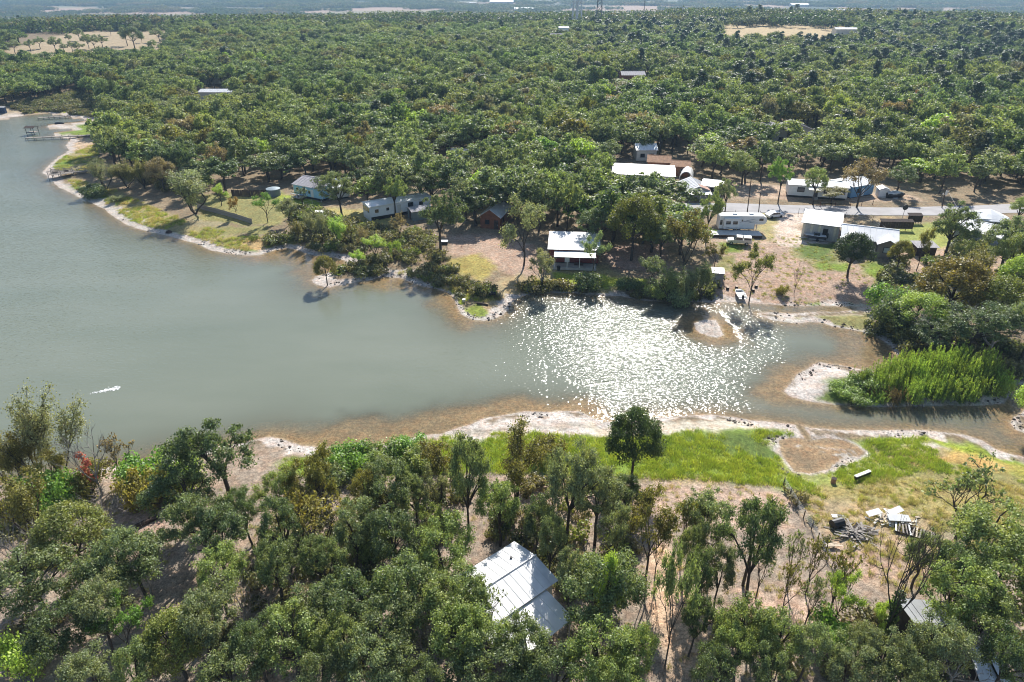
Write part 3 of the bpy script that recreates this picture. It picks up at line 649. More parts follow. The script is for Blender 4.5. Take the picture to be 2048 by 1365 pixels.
        P = np.stack([sx[k]+ln[k, 0]*z, sy[k]+ln[k, 1]*z, z], 1)+r.normal(size=(n, 3))*np.array([.13, .13, .08])*(1.35-f)[:, None]
        a = np.stack([r.normal(size=n)*.5, r.normal(size=n)*.5, .8+0*f], 1); a /= np.linalg.norm(a, axis=1)[:, None]; b = np.cross(a, r.normal(size=(n, 3))); b /= np.linalg.norm(b, axis=1)[:, None]
        s = .34*ls; V = np.stack([P-a*s*.5, P+b*s*.13, P+a*s*.5, P-b*s*.13], 1).reshape(-1, 3); Fq = np.arange(4*n).reshape(n, 4)
    elif kind in ('bare', 'sparse'):
        h = 8.0; Wd = 6.0; tips = []
        paths.append((curve([0, 0, -.3], [0, 0, h*.3], r, 0, 4), np.linspace(.18, .13, 4)))
        for i in range(5):
            a = i*1.26+r.random()
            grow(r, np.array([0, 0, h*(.18+.03*i)]), np.array([np.cos(a)*.5, np.sin(a)*.5, .85]), h*.32, .085, 3, paths, tips, .55, .2, (3, 3), .66)
        ns = 4
        tips = np.array(tips); V, Fq = leaves_on(r, tips, np.full(len(tips), .3), 10 if kind == 'bare' else int(1500*q), .22*ls, 1, .2, .0)
    TV, TF = tubes_np(paths, ns)
    cm = mesh_np('crown_'+kind, V, Fq, LEAF); tm = mesh_np('trunk_'+kind, TV, TF, BARK, True)
    allv = V if kind != 'bare' else TV
    hh = np.percentile(allv[:, 2], 99); ww = 2*np.percentile(np.hypot(allv[:, 0], allv[:, 1]), 95)
    return cm, tm, hh, ww
PRO = {}
for k_, nv in (('oak', 6), ('round', 2), ('airy', 3), ('willow', 3), ('shrub', 3), ('reed', 3), ('sparse', 2), ('bare', 3), ('pine', 2)):
    PRO[k_, 0] = [gen(k_, 100+7*i+len(k_)*31, 1) for i in range(nv if k_ != 'pine' else 1)]
for k_, nv in (('oak', 6), ('round', 2), ('pine', 3), ('willow', 2), ('airy', 2)):
    PRO[k_, 1] = [gen(k_, 500+7*i+len(k_)*31, .34) for i in range(nv)]
NAME = dict(oak='oak_tree', round='round_tree', airy='open_crowned_tree', willow='willow_tree', shrub='shrub', reed='reed_clump', sparse='thinning_tree', bare='bare_tree', pine='pine_tree')
CAT = dict(shrub='shrub', reed='reeds')
pale_cache = {}
def tree(kind, pos, h, w, color, label, group=None, lod=0, bark=None, var=None, name=None, rz=None):
    L_ = PRO[kind, lod]; cm, tm, h0, w0 = L_[(random.randrange(len(L_)) if var is None else var) % len(L_)]
    nm = name or NAME[kind]
    t = thing(nm, label, CAT.get(kind, 'tree'), pos, random.random()*6.28 if rz is None else rz, group)
    t.scale = (w/w0, w/w0, h/h0)
    if kind != 'bare':
        c = link('crown', cm, t); j = 1+random.uniform(-.07, .07); c.color = (color[0]*j, color[1]*j*random.uniform(.96, 1.04), color[2]*j, 1)
    if bark is not None:
        if tm.name not in pale_cache:
            m_ = tm.copy(); m_.materials.clear(); m_.materials.append(bark); pale_cache[tm.name] = m_
        tm = pale_cache[tm.name]
    link('trunk', tm, t)
    return t
# leaf colours
OK = (0.186, 0.230, 0.104); OKD = (0.126, 0.170, 0.076); OKG = (0.219, 0.259, 0.138); OKL = (0.241, 0.296, 0.109); GRN = (0.189, 0.316, 0.073); LIM = (0.337, 0.452, 0.100)
YEL = (.30, .27, .075); OLV = (.20, .19, .055); PALEG = (.27, .29, .16); GREY = (.20, .19, .15); ORG = (.30, .19, .05); RED = (.5, .07, .03); TANL = (.27, .215, .12); PIN = (.05, .085, .048)
def tt(kind, cx, ty, wpx, h, color, label, by=None, **kw):
    """by: pixel row of the base; otherwise the height h fixes where it stands"""
    if by is not None:
        bx = kw.pop('bx', cx); p = G(bx, by); d = proj(p)[2]
        # height that brings the top to row ty
        lo, hi = .3, 40
        for i in range(24):
            mdl = (lo+hi)/2
            if proj((p[0], p[1], p[2]+mdl))[1] > ty: lo = mdl
            else: hi = mdl
        h = lo
    else: p = topat(cx, ty, h)
    d = proj((p[0], p[1], p[2]+h*.6))[2]
    return tree(kind, p, h, wpx*d/F, color, label, **kw)
TREES = [
 # kind, crown x, top row, width px, height m, colour, label, extra
 # ---- left foreground
 ('willow',135,787,125,11,PALEG,'tallest pale yellow tree on the shore at the left, over the open water',dict(by=962,bx=129)),
 ('willow',20,842,95,9,YEL,'yellow leaved tree at the left border of the shore',dict(by=968,bx=12)),
 ('willow',84,846,80,9,OLV,'olive tree between the tallest pale tree and the yellow tree at the left',dict(by=962)),
 ('bare',205,862,105,8,GREY,'bare many-stemmed tree with a scarlet vine on its left side',dict(by=992,bark=BARK_PALE)),
 ('sparse',247,872,70,7,TANL,'thin tan tree just right of the bare tree with the scarlet vine',dict(by=965)),
 ('oak',474,843,185,11,OKD,'biggest dark oak on the near shore, standing out over the pale water',dict(by=1010,bx=465)),
 ('oak',350,938,140,8,OKD,'low dark oak leaning left below the biggest shore oak',{}),
 ('oak',421,1040,130,7.5,OKD,'dark oak below the biggest shore oak beside the shaded clearing',{}),
 ('oak',384,988,140,8,OK,'dense oak directly under the left side of the biggest shore oak',{}),
 ('willow',22,950,150,9,OLV,'broad olive willow at the left border above the pale dead branches',{}),
 ('shrub',108,958,95,4,GRN,'green bush in the shade behind the lime green tree at the left',{}),
 ('bare',206,982,120,7.5,GREY,'white leafless tree spreading wide over the pink clearing at the left',dict(by=1078,bx=218,bark=BARK_PALE)),
 ('round',122,1020,135,8,(.22,.25,.085),'lime green tree in front of the white leafless tree at the left',{}),
 ('bare',14,1048,100,6.5,GREY,'grey leafless tree cut by the left border of the photo',dict(bark=BARK_PALE)),
 ('oak',215,1082,165,8,OK,'oak with open limbs below the white leafless tree',{}),
 ('oak',312,1068,118,8.5,OKG,'tall oak on a bare trunk beside the dark leaning trunk',dict(by=1205,bx=300)),
 ('oak',38,1112,170,8,OK,'wide grey green oak at the left border, lower half of the photo',{}),
 ('airy',222,1200,120,7,(.13,.24,.05),'bright green feathery tree in the lower left',{}),
 ('round',334,1238,128,7,(.24,.27,.08),'bright yellow green tree at the bottom left of the arrow line',{}),
 ('oak',380,1200,150,8,OKG,'grey oak behind the bright yellow green tree',{}),
 ('bare',468,1156,95,6.5,GREY,'white dead branches between two oaks left of centre',dict(bark=BARK_PALE)),
 ('oak',567,1230,160,8,OKL,'light green oak at the bottom left of the white roof',{}),
 ('oak',534,1076,120,8,OK,'oak rising above the white dead branches',{}),
 ('oak',556,1015,128,8,OKD,'dark oak left of the thin yellow tree',{}),
 ('sparse',632,995,135,8,YEL,'thin yellow leaved tree in a gap of the near wood',{}),
 ('airy',656,905,100,7,OLV,'small tan green tree on the bank above the thin yellow tree',dict(by=1035,bx=652)),
 ('oak',622,1178,140,7.5,OK,'oak right of the white dead branches',{}),
 ('oak',694,1157,150,8,OKD,'dark oak in the near wood halfway to the white roof',{}),
 ('shrub',25,1282,100,4,LIM,'yellowish bush in the lower left corner',{}),
 ('oak',92,1222,135,7.5,OKD,'dark spreading oak over the shaded ground in the lower left',{}),
 ('oak',442,1310,130,7,OK,'oak cut by the bottom border near the left arrow',{}),
 ('oak',160,1300,120,7,OKG,'grey oak at the bottom border in the lower left',{}),
 ('shrub',288,912,110,4,GRN,'bright green thicket on the shore left of the biggest oak',{}),
 ('shrub',350,918,90,4,LIM,'lime green thicket touching the left edge of the biggest oak',{}),
 ('shrub',262,955,85,4,YEL,'yellow bush above the pink clearing at the left',{}),
 ('shrub',318,948,80,3.5,OLV,'olive bush on the near shore above the dark fallen log',{}),
 # ---- centre foreground
 ('round',1258,822,112,11,(.085,.125,.045),'tall dark green tree standing alone on the grassy shore',dict(by=966,bx=1262,color2=1)),
 ('airy',884,880,95,8,OLV,'orange tinted small tree on the near shore left of centre',dict(by=1000)),
 ('willow',1050,852,135,11,OLV,'feathery olive tree on the near shore behind the white roof',dict(by=1005,bx=1032)),
 ('oak',950,888,112,11,OK,'tall oak with two slim trunks behind the white roof',dict(by=1078,bx=935)),
 ('oak',770,934,118,9,OK,'oak with dark lower half near the shore left of centre',{}),
 ('airy',866,940,82,8,PALEG,'pale young tree on a slim straight trunk left of the tall two-trunked oak',dict(by=1048,bx=870)),
 ('oak',820,958,86,8,OKG,'slender oak between the pale young tree and the dark oak',dict(by=1062,bx=838)),
 ('oak',998,968,92,8,OKL,'oak in front of the feathery olive tree',{}),
 ('oak',1160,888,112,11,OKG,'tall grey green oak right of the feathery olive tree',dict(by=1095,bx=1130)),
 ('oak',1200,950,118,9,OKG,'oak under the lone dark green shore tree',{}),
 ('oak',1262,960,70,6,OKD,'small dark oak at the foot of the lone shore tree',{}),
 ('airy',1296,986,95,9,OLV,'open oak on several dark trunks right of the near wood',dict(by=1152,bx=1292)),
 ('sparse',1366,998,66,6,OLV,'thin leaved young tree alone on the pinkish ground',dict(by=1124,bx=1360)),
 ('oak',1422,986,105,9,OKG,'grey oak left of the dark oak with a bare snag',{}),
 ('oak',880,1048,132,8.5,OKL,'leafy oak just left of the top of the white roof',{}),
 ('oak',778,1026,130,8.5,OKD,'dark oak in the near wood beside the pale tyre',{}),
 ('oak',786,1125,170,8.5,OK,'broad oak left of the white roof',{}),
 ('oak',900,1142,150,8,OKL,'broad oak whose crown meets the left edge of the white roof',{}),
 ('sparse',972,1168,80,7.5,OK,'thin oak branches reaching across the white roof',{}),
 ('oak',1205,1108,190,9.5,OK,'largest oak at the right edge of the white roof',{}),
 ('round',1222,1112,62,9.9,LIM,'lime green top rising out of the largest oak right of the white roof',{}),
 ('oak',1140,1092,90,8,OKG,'grey oak behind the right corner of the white roof',{}),
 ('airy',1348,1105,86,9,OK,'tall slim oak alone on the sandy ground right of the white roof',dict(by=1332,bx=1330)),
 ('oak',1413,1108,92,8.5,OKD,'dark slim oak right of the tall slim one on sandy ground',{}),
 ('oak',762,1212,150,8,OK,'oak at the left of the dead limb in the lower centre',{}),
 ('oak',925,1215,170,8,OKL,'wide oak below the left part of the white roof',{}),
 ('oak',1062,1245,150,7.5,OK,'oak covering the lower end of the white roof',{}),
 ('oak',1200,1256,150,8,OKL,'light oak below the largest oak right of the white roof',{}),
 ('bare',852,1262,95,5,GREY,'crooked pale dead limb in the lower centre',dict(bark=BARK_PALE)),
 ('oak',742,1290,140,7.5,OKG,'grey green oak at the bottom border left of the dead limb',{}),
 ('oak',968,1292,160,7,OK,'oak at the bottom border right of the dead limb',{}),
 ('oak',1280,1270,110,7.5,OKL,'light oak at the left edge of the sandy strip',{}),
 ('oak',1110,1312,150,7,OKD,'dark oak at the bottom border below the white roof',{}),
 ('oak',1232,1318,130,7,OKL,'yellow green oak at the bottom border left of the sandy strip',{}),
 ('oak',840,1330,120,6.5,OK,'oak at the bottom border directly under the dead limb',{}),
 ('shrub',730,1065,70,3.5,OK,'low bush in the shade left of the dark oak with the tyre',{}),
 ('oak',700,1010,100,8,OKG,'grey oak right of the thin yellow tree',{}),
 ('oak',722,940,90,8,OLV,'olive oak on the near bank left of the dark halved oak',{}),
 ('oak',640,1075,110,7.5,OK,'oak below the thin yellow tree',{}),
 ('oak',1075,1000,80,7.5,OKD,'dark oak in the row behind the roof ridge',{}),
 ('oak',480,985,90,7,OKD,'dark oak at the foot of the biggest shore oak',{}),
 # ---- right foreground
 ('oak',1492,1015,135,11,OKD,'dark oak with a bare snag sticking out of its top',dict(by=1210,bx=1490)),
 ('sparse',1610,1074,62,7,OLV,'thin young tree left of the right arrow line',dict(by=1190)),
 ('sparse',1572,1060,56,7,OKG,'thin grey young tree beside the dark oak with a snag',dict(by=1175)),
 ('sparse',1662,1095,70,7,OLV,'thin young tree crossed by the right arrow line',dict(by=1215)),
 ('airy',1702,1146,90,7,LIM,'yellow green young tree beside the ivy clad dead tree',{}),
 ('bare',1758,1035,120,12,GREY,'dead tree with an ivy clad trunk in front of the lumber pile',dict(by=1302,bx=1755)),
 ('sparse',1928,932,150,10,OK,'gnarled thin oak with dark crooked limbs on the right lawn',dict(by=1078,bx=1910)),
 ('oak',1866,1068,80,7,OK,'small oak left of the large oaks at the right border',{}),
 ('oak',2012,1010,180,10,OKL,'large oak at the right border below the gnarled thin oak',{}),
 ('oak',1945,1135,160,9,OKL,'large light oak over the metal roofed shed',{}),
 ('oak',2030,1112,170,9,OKL,'large oak at the right border behind the light oak',{}),
 ('oak',1988,1198,140,8,OKL,'yellow green oak right of the metal roofed shed',{}),
 ('oak',1885,1238,125,7.5,OKG,'grey oak in front of the metal roofed shed',{}),
 ('oak',1792,1268,105,7,OKG,'grey oak beside the tip of the right arrow',{}),
 ('bare',1932,1300,130,5,GREY,'grey brushy leafless tree by the collapsed roof in the corner',dict(bark=BARK_PALE)),
 ('oak',1500,1205,120,8,OKL,'light oak on the pinkish ground at the bottom right of centre',{}),
 ('oak',1566,1232,120,7.5,OKL,'light oak right of its twin near the bottom right of centre',{}),
 ('oak',1628,1252,110,7,OKG,'grey oak near the bottom at the left of the right arrow',{}),
 ('oak',1466,1264,110,7,OKL,'yellow green oak below the light oak pair',{}),
 ('oak',1560,1310,120,7,OK,'oak at the bottom border below the light oak pair',{}),
 ('shrub',1668,1235,90,4,GRN,'green bush on the shaded ground left of the right arrow',{}),
 ('airy',1770,1205,50,5,LIM,'small lime tree at the foot of the ivy clad dead tree',{}),
 ('oak',1712,1300,100,6.5,OKG,'grey oak under the right arrow at the bottom border',{}),
 ('oak',2040,1260,120,8,OKD,'dark oak in the lower right corner',{}),
 ('sparse',1434,1050,60,7,OK,'thin oak between the grey oak and the dark oak with a snag',{}),
 # ---- middle: left bank
 ('willow',378,345,88,8,PALEG,'pale willow leaning over the bank, left of the wooden fence',dict(by=428,bx=391)),
 ('airy',443,371,42,5,LIM,'small round light green tree beside the pale willow',dict(by=412)),
 ('airy',474,396,30,4,ORG,'little yellow orange tree in the fenced garden',dict(by=434)),
 ('airy',536,386,58,6,GRN,'green young tree in the garden below the pale blue house',dict(by=446)),
 ('airy',580,398,48,5,PALEG,'pale young tree right of the green garden tree',dict(by=450)),
 ('shrub',185,372,50,3,OKD,'dark round bush by the nearest pier',dict(by=396)),
 ('willow',213,322,62,6,PALEG,'grey green bushy tree at the root of the nearest pier',dict(by=380)),
 ('willow',256,330,52,6,OLV,'yellow green bushy tree right of the grey green one by the pier',dict(by=376)),
 ('willow',290,320,55,7,OLV,'olive tree on the bank behind the pier trees',dict(by=378)),
 ('round',330,318,60,8,TANL,'brownish green tree on the bank, right of the olive trees',dict(by=385)),
 ('shrub',235,392,30,2,PALEG,'small grey bush on the grassy bank',dict(by=404)),
 ('willow',625,428,42,6,PALEG,'first of the slender pale trees above the cove',dict(by=484)),
 ('willow',652,424,44,6,PALEG,'second of the slender pale trees above the cove',dict(by=487)),
 ('willow',680,436,44,6,LIM,'yellow green slender tree above the cove',dict(by=492)),
 ('sparse',702,446,42,5,OLV,'thin slender tree at the right end of the row above the cove',dict(by=492)),
 ('willow',600,440,40,5,OLV,'short bushy tree at the left end of the row above the cove',dict(by=482)),
 ('round',655,514,44,5,OLV,'little round tree at the tip of the point over its blue shadow',dict(by=571)),
 ('airy',752,470,48,5,LIM,'light green young tree on the middle point',dict(by=524)),
 ('airy',790,482,28,4,LIM,'small light green sapling right of the young tree on the middle point',dict(by=526)),
 ('airy',718,500,32,4,LIM,'low yellow green sapling near the tip of the point',dict(by=545)),
 ('sparse',730,455,40,5,TANL,'thin brownish young tree in front of the white mobile home',dict(by=512)),
 ('sparse',800,425,46,6,TANL,'brown thin tree in front of the long white mobile home',dict(by=482)),
 ('oak',690,345,70,10,OK,'oak with two leaning trunks between the two mobile homes',dict(by=437,bx=686)),
 ('oak',783,352,58,9,OKL,'light oak standing before the long white mobile home',dict(by=435,bx=790)),
 ('sparse',586,375,40,7,OKD,'small dark oak in front of the pale blue house',dict(by=414,bx=606)),
 ('sparse',632,352,40,7,OKD,'thin oak before the right part of the pale blue house',dict(by=400,bx=640)),
 ('oak',885,385,100,12,OKD,'massive dark oak on the bank, centre of the middle ground',dict(by=512,bx=880)),
 ('oak',838,340,90,9,OK,'oak above the grey shed of the long mobile home',{}),
 ('airy',1047,398,118,12,PALEG,'large pale grey green tree beside the sandy yard',dict(by=532)),
 ('oak',950,370,100,9,OK,'oak above the brown cabin',{}),
 ('oak',1010,360,90,9,OKG,'grey oak behind the brown cabin',{}),
 ('bare',1090,506,66,6,TANL,'pale many-stemmed tree at the water by the moored rowing boat',dict(by=577,bx=1083,bark=BARK_PALE)),
 ('airy',1090,503,70,6,PALEG,'pale leafy crown of the shore tree left of the red walled house',dict(by=577,bx=1086)),
 ('airy',1187,468,64,7,(.22,.29,.15),'pale green tree on the lime coloured lawn in front of the red walled house',dict(by=556)),
 ('shrub',1178,552,62,3,OKD,'dark round bush at the foot of the pale green lawn tree',dict(by=580)),
 ('round',1256,396,100,11,(.155,.175,.04),'dense dome shaped golden green tree behind the red walled house',dict(by=522,bx=1262)),
 ('oak',1318,440,70,9,OKD,'dark oak right of the golden green dome tree',dict(by=525)),
 ('oak',1200,420,80,9,OKD,'dark oak left of the golden green dome tree',dict(by=500)),
 ('airy',1382,420,88,12,(.18,.165,.05),'tall olive tree on one long dark trunk by the shore',dict(by=562,bx=1364)),
 ('oak',1424,388,56,8,OKL,'light oak beside the white camper',dict(by=482,bx=1412)),
 ('oak',1448,358,48,7,OKG,'oak at the roadside above the white camper',dict(by=434)),
 ('airy',1300,512,58,6,OK,'small oak right of the lime lawn at the shore',dict(by=582)),
 ('willow',1336,546,62,6,OKL,'green bushy tree in the shore thicket left of the grey hut',dict(by=603)),
 ('willow',1375,545,60,6,OKG,'grey green bushy tree in the shore thicket left of the grey hut',dict(by=604)),
 ('willow',1400,530,50,6,OK,'dark bushy tree touching the grey hut',dict(by=602)),
 ('shrub',1360,575,60,3,OKG,'low grey bush at the water below the thicket',dict(by=606)),
 ('shrub',1310,572,50,3,OKL,'low green bush at the water right of the lime lawn',dict(by=600)),
 ('shrub',1255,560,56,3,OKD,'dark bush in the shade right of the red walled house',dict(by=582)),
 ('airy',1500,494,80,7,(.19,.20,.06),'yellow green tree alone at the beach beside the white boat',dict(by=606,bx=1498)),
 ('airy',1428,489,42,5,OLV,'small yellow tree above the grey hut',dict(by=540)),
 ('bare',1588,530,30,4,TANL,'tiny leafless sapling on the red soil',dict(by=589)),
 ('shrub',1565,572,26,2,YEL,'little yellow bush on the red soil by the water',dict(by=590)),
 ('round',1703,470,78,8,(.045,.07,.032),'very dark round tree with a short trunk on the red soil',dict(by=556,bx=1695)),
 ('round',1792,484,46,5,(.20,.19,.04),'golden young tree right of the taupe house',dict(by=547)),
 ('airy',1832,458,46,6,OLV,'thin olive young tree right of the golden one',dict(by=542)),
 ('oak',1880,408,86,10,OK,'oak hiding the end of the right white roof',dict(by=522,bx=1886)),
 ('oak',1925,480,70,7,OKL,'oak below the right white roof',dict(by=535)),
 ('oak',2000,440,100,10,OKG,'grey oak in front of the right white roof at the border',dict(by=545,bx=2000)),
 ('oak',2028,395,60,8,OKL,'light oak at the right border beside the round white tent',dict(by=450)),
 # roadside
 ('oak',1484,306,64,9,OKL,'oak at the left of the two leaning poles across the road',dict(by=370)),
 ('oak',1556,318,52,8,GRN,'dark green oak at the left end of the white mobile home across the road',dict(by=407)),
 ('oak',1626,338,50,7,OKL,'leaning oak in front of the white mobile home across the road',dict(by=410)),
 ('airy',1718,320,80,9,TANL,'grey brown tree before the blue end of the mobile home across the road',dict(by=416,bx=1713)),
 ('oak',1790,330,80,9,OKD,'dark oak behind the small white shed across the road',dict(by=388)),
 ('airy',1662,375,60,5,OLV,'low olive tree against the mobile home across the road',dict(by=408)),
 # ---- right wood by the inlet
 ('round',1890,522,140,8,(.21,.17,.04),'golden brown topped tree in the wood by the inlet',dict(by=640)),
 ('willow',1830,552,80,7,OKG,'grey tree at the left of the golden brown one by the inlet',dict(by=640)),
 ('shrub',1768,575,84,5,GRN,'bright green bush at the left end of the wood by the inlet',dict(by=625)),
 ('shrub',1775,600,90,5,OKD,'dark green bush hanging over the inlet',dict(by=660)),
 ('round',1832,590,100,6,LIM,'yellow green tree under the grey tree by the inlet',dict(by=668)),
 ('round',1985,560,110,8,(.17,.20,.05),'green tree in the wood by the inlet right of the golden one',dict(by=665)),
 ('round',2030,515,90,8,LIM,'lime green tree at the right border above the inlet',dict(by=610)),
 ('oak',1925,610,140,8,OKD,'dark oak over the shaded bank of the inlet',dict(by=712)),
 ('bare',1870,615,130,7,GREY,'grey leafless tree sprawling over the inlet bank',dict(by=690,bark=BARK_PALE)),
 ('bare',1975,618,130,8,GREY,'white limbed leafless tree above the reed bed',dict(by=715,bark=BARK_PALE)),
 ('oak',2040,610,120,8,OKG,'grey oak at the right border above the reed bed',dict(by=722)),
 ('oak',1855,640,90,6,OKD,'low dark oak behind the dry rim of the inlet',dict(by=702)),
 ('round',2010,470,70,7,OKL,'leafy tree at the right border behind the lime green one',dict(by=560)),
 ('willow',1945,500,90,6,OLV,'olive tree between the golden brown tree and the right roof',dict(by=580)),
 ('shrub',1800,650,60,3,OLV,'small olive bush on the bank of the inlet',dict(by=678)),
 ('round',2058,760,90,6,LIM,'lime green bush clump across the narrow water at the right border',dict(by=865,bx=2062)),
 ('oak',170,1178,130,8,OKG,'grey oak between the wide border oak and the bright feathery tree',{}),
 ('oak',424,1108,112,7.5,OKL,'light oak in the left wood, just above the grey oak by the yellow tree',{}),
 ('oak',500,1238,110,7.5,OKD,'dark oak between the yellow green tree and the light oak at the bottom',{}),
 ('oak',690,1238,130,7.5,OKL,'light oak at the lower edge of the wood, left of the dead limb',{}),
 ('oak',628,1300,120,7,OK,'oak at the bottom border below the light green oak',{}),
 ('oak',245,1290,110,7,OK,'oak at the bottom border left of the bright yellow green tree',{}),
 ('oak',1945,1080,120,8.5,OKD,'dark oak between the gnarled thin oak and the large light oak',{}),
 ('oak',1745,1262,90,6.5,OKG,'grey oak at the foot of the ivy clad dead tree',{}),
 ('oak',1838,1318,140,6.5,OK,'oak at the bottom border left of the collapsed roof',{}),
 ('oak',1398,1196,92,7,OKD,'dark oak in the shade right of the sandy strip',{}),
 ('oak',1440,1300,100,7,OKD,'dark oak at the bottom border right of the sandy strip',{}),
 ('airy',600,930,80,7,OLV,'small olive tree on the bank right of the biggest shore oak',{}),
 ('airy',1110,905,70,7,OKG,'slim grey tree between the feathery olive tree and the tall grey oak',{}),
 ('shrub',700,900,95,3,GRN,'bright green thicket on the near shore below the brown shallows',{}),
 ('shrub',760,888,90,2.6,OKL,'green thicket at the start of the grassy near shore',{}),
 ('shrub',815,876,80,2.4,GRN,'low green thicket by the pale mud, left of the orange tinted tree',{}),
 ('shrub',640,925,95,3.2,OK,'dark thicket between the biggest oak and the green thickets',{}),
 ('shrub',850,898,80,3,OKL,'green thicket behind the slender oaks on the near shore',{}),
 ('shrub',1105,880,70,3,OLV,'olive bush at the right foot of the feathery olive tree',{}),
 ('oak',560,950,100,6.5,OKL,'light oak at the right foot of the biggest shore oak',{}),
 ('sparse',1538,1085,58,7,OKG,'thin grey tree just right of the dark oak with a snag',{}),
 ('sparse',1590,1125,56,7,OLV,'thin olive tree in front of the old post fence',{}),
 ('sparse',1640,1150,60,6.5,OKG,'thin grey tree below the old post fence, left of the yellow green young tree',{}),
 ('oak',1452,1100,70,8,OKG,'slim grey oak left of the foot of the dark oak with a snag',{}),
 ('sparse',1325,1045,56,7,OLV,'thin tree between the open oak and the lone thin leaved young tree',{}),
 ('airy',1238,1015,70,8,OKG,'grey young tree right of the oak under the lone shore tree',{}),
 ('oak',1100,1040,84,8,OK,'oak in the shaded row behind the right end of the white roof',{}),
 ('oak',1385,1050,70,8,OK,'slim oak right of the lone thin leaved young tree',{}),
 ('sparse',1690,1130,54,6,OKG,'thin young tree touching the yellow green young tree by the dead tree',{}),
 ('airy',868,1010,76,7.5,OKL,'light young oak in front of the pale young tree',{}),
 ('oak',936,1146,112,8.2,OK,'oak overlapping the upper left corner of the white roof',{}),
 ('willow',48,878,80,7,OLV,'bushy olive tree right behind the yellow tree at the left border',dict(by=975)),
 ('airy',112,905,80,6,YEL,'small yellow tree at the foot of the tallest pale tree',dict(by=985)),
 ('shrub',165,935,95,3.5,OLV,'olive thicket left of the bare tree with the scarlet vine',{}),
 ('shrub',60,960,100,4,GRN,'green thicket at the left border under the olive willow',{}),
 ('shrub',1690,772,60,1.6,(.22,.30,.08),'low green bush at the left tip of the reed bed',{}),
 ('shrub',1722,786,62,1.5,(.20,.27,.07),'low green bush in front of the left tip of the reed bed',{}),
 ('shrub',1735,752,70,2.2,(.20,.27,.08),'round green bush at the back of the left tip of the reed bed',{}),
 ('bare',262,1075,90,7,GREY,'thin grey leafless tree beside the dark fallen trunk at the left',dict(bark=BARK_PALE)),
 ('bare',1600,1215,80,7,GREY,'thin grey leafless tree behind the light oak pair at the lower right',dict(bark=BARK_PALE)),
 ('sparse',590,985,80,7,YEL,'thin yellowish tree right of the biggest shore oak',{}),
 # far notable ones
 ('sparse',1830,180,44,9,(.34,.11,.06),'rust red dead tree in the far forest at the right',dict(by=232)),
 ('round',270,55,40,11,OKD,'single dark tree in the far left meadow',dict(by=98)),
 ('oak',300,200,70,10,OKG,'pale grey tree above the left bank',{}),
]
for kind, cx, ty, w, h, c, lab, ex in TREES:
    ex = dict(ex); by = ex.pop('by', None); ex.pop('color2', None)
    lab = lab.replace('of the right arrow', 'of the fence line').replace('right arrow line', 'fence line').replace('right arrow', 'fence line')
    lab = lab.replace(' of the arrow line', ' of the photo').replace('near the left arrow', 'left of centre')
    tt(kind, cx, ty, w*(1.0 if kind != 'oak' else 1.0), h, c, lab, by=by, **ex)
# the scarlet vine on the bare tree
vn = np.random.default_rng(4); p = G(204, 992); C_ = [[-1.0+.25*vn.normal(), .2*vn.normal(), 2.2+i*.42] for i in range(9)]
Vv, Fv = leaves_on(vn, C_, [.42]*9, 520, .22); o = link('scarlet_vine', mesh_np('vine', Vv, Fv, LEAF), None, p+Vector((.4, 0, 0))); o.color = (.42, .13, .10, 1)
tag(o, 'scarlet leaves of a vine climbing the bare tree on the left shore', 'vine')
# ivy on the dead tree
p = G(1755, 1302); C_ = [[.12*vn.normal()+.1, .12*vn.normal(), .8+i*.4] for i in range(16)]
Vv, Fv = leaves_on(vn, C_, [.42]*16, 1500, .2); o = link('ivy', mesh_np('ivy', Vv, Fv, LEAF), None, p); o.color = (.07, .11, .03, 1)
tag(o, 'dark ivy wrapped round the trunk of the dead tree by the lumber', 'ivy')

# reed bed: individual clumps of tall green growth
rd = np.random.default_rng(11); RB = poly_w([(1690,796),(1712,778),(1765,758),(1800,745),(1850,738),(1990,746),(2008,768),(2005,792),(1950,802),(1800,806),(1700,806)], .3)
k = 0; lo = RB.min(0); hi = RB.max(0)
pts = []
for i in range(4000):
    q_ = lo+(hi-lo)*rd.random(2)
    if not inside(RB, q_[0], q_[1]): continue
    if all(np.hypot(*(q_-w_)) > 1.9 for w_ in pts): pts.append(q_)
for q_ in sorted(pts, key=lambda a: a[0]):
    u, v, d = proj((q_[0], q_[1], .3))
    tall = 1.5+2.3*np.clip((u-1700)/120, 0, 1)*np.clip((2030-u)/60, .5, 1)+rd.random()*.8-(.9 if v > 785 else 0)
    side = 'left, low' if u < 1740 else ('middle' if u < 1830 else 'right of middle' if u < 1900 else 'right, tall' if u < 1950 else 'rightmost'); fr_ = 'front' if v > 780 else 'back'
    cc = np.array((.25, .34, .075))*(.75+.5*rd.random())
    if u < 1850 and v > 770 and rd.random() < .3: cc = np.array((.16, .12, .06))
    tree('reed', Vector((q_[0], q_[1], gz(*q_)-.05)), tall, 3.3, tuple(cc), f'clump of green saplings in the {side} {fr_} part of the reed bed', 'reed clumps on the sand spit')

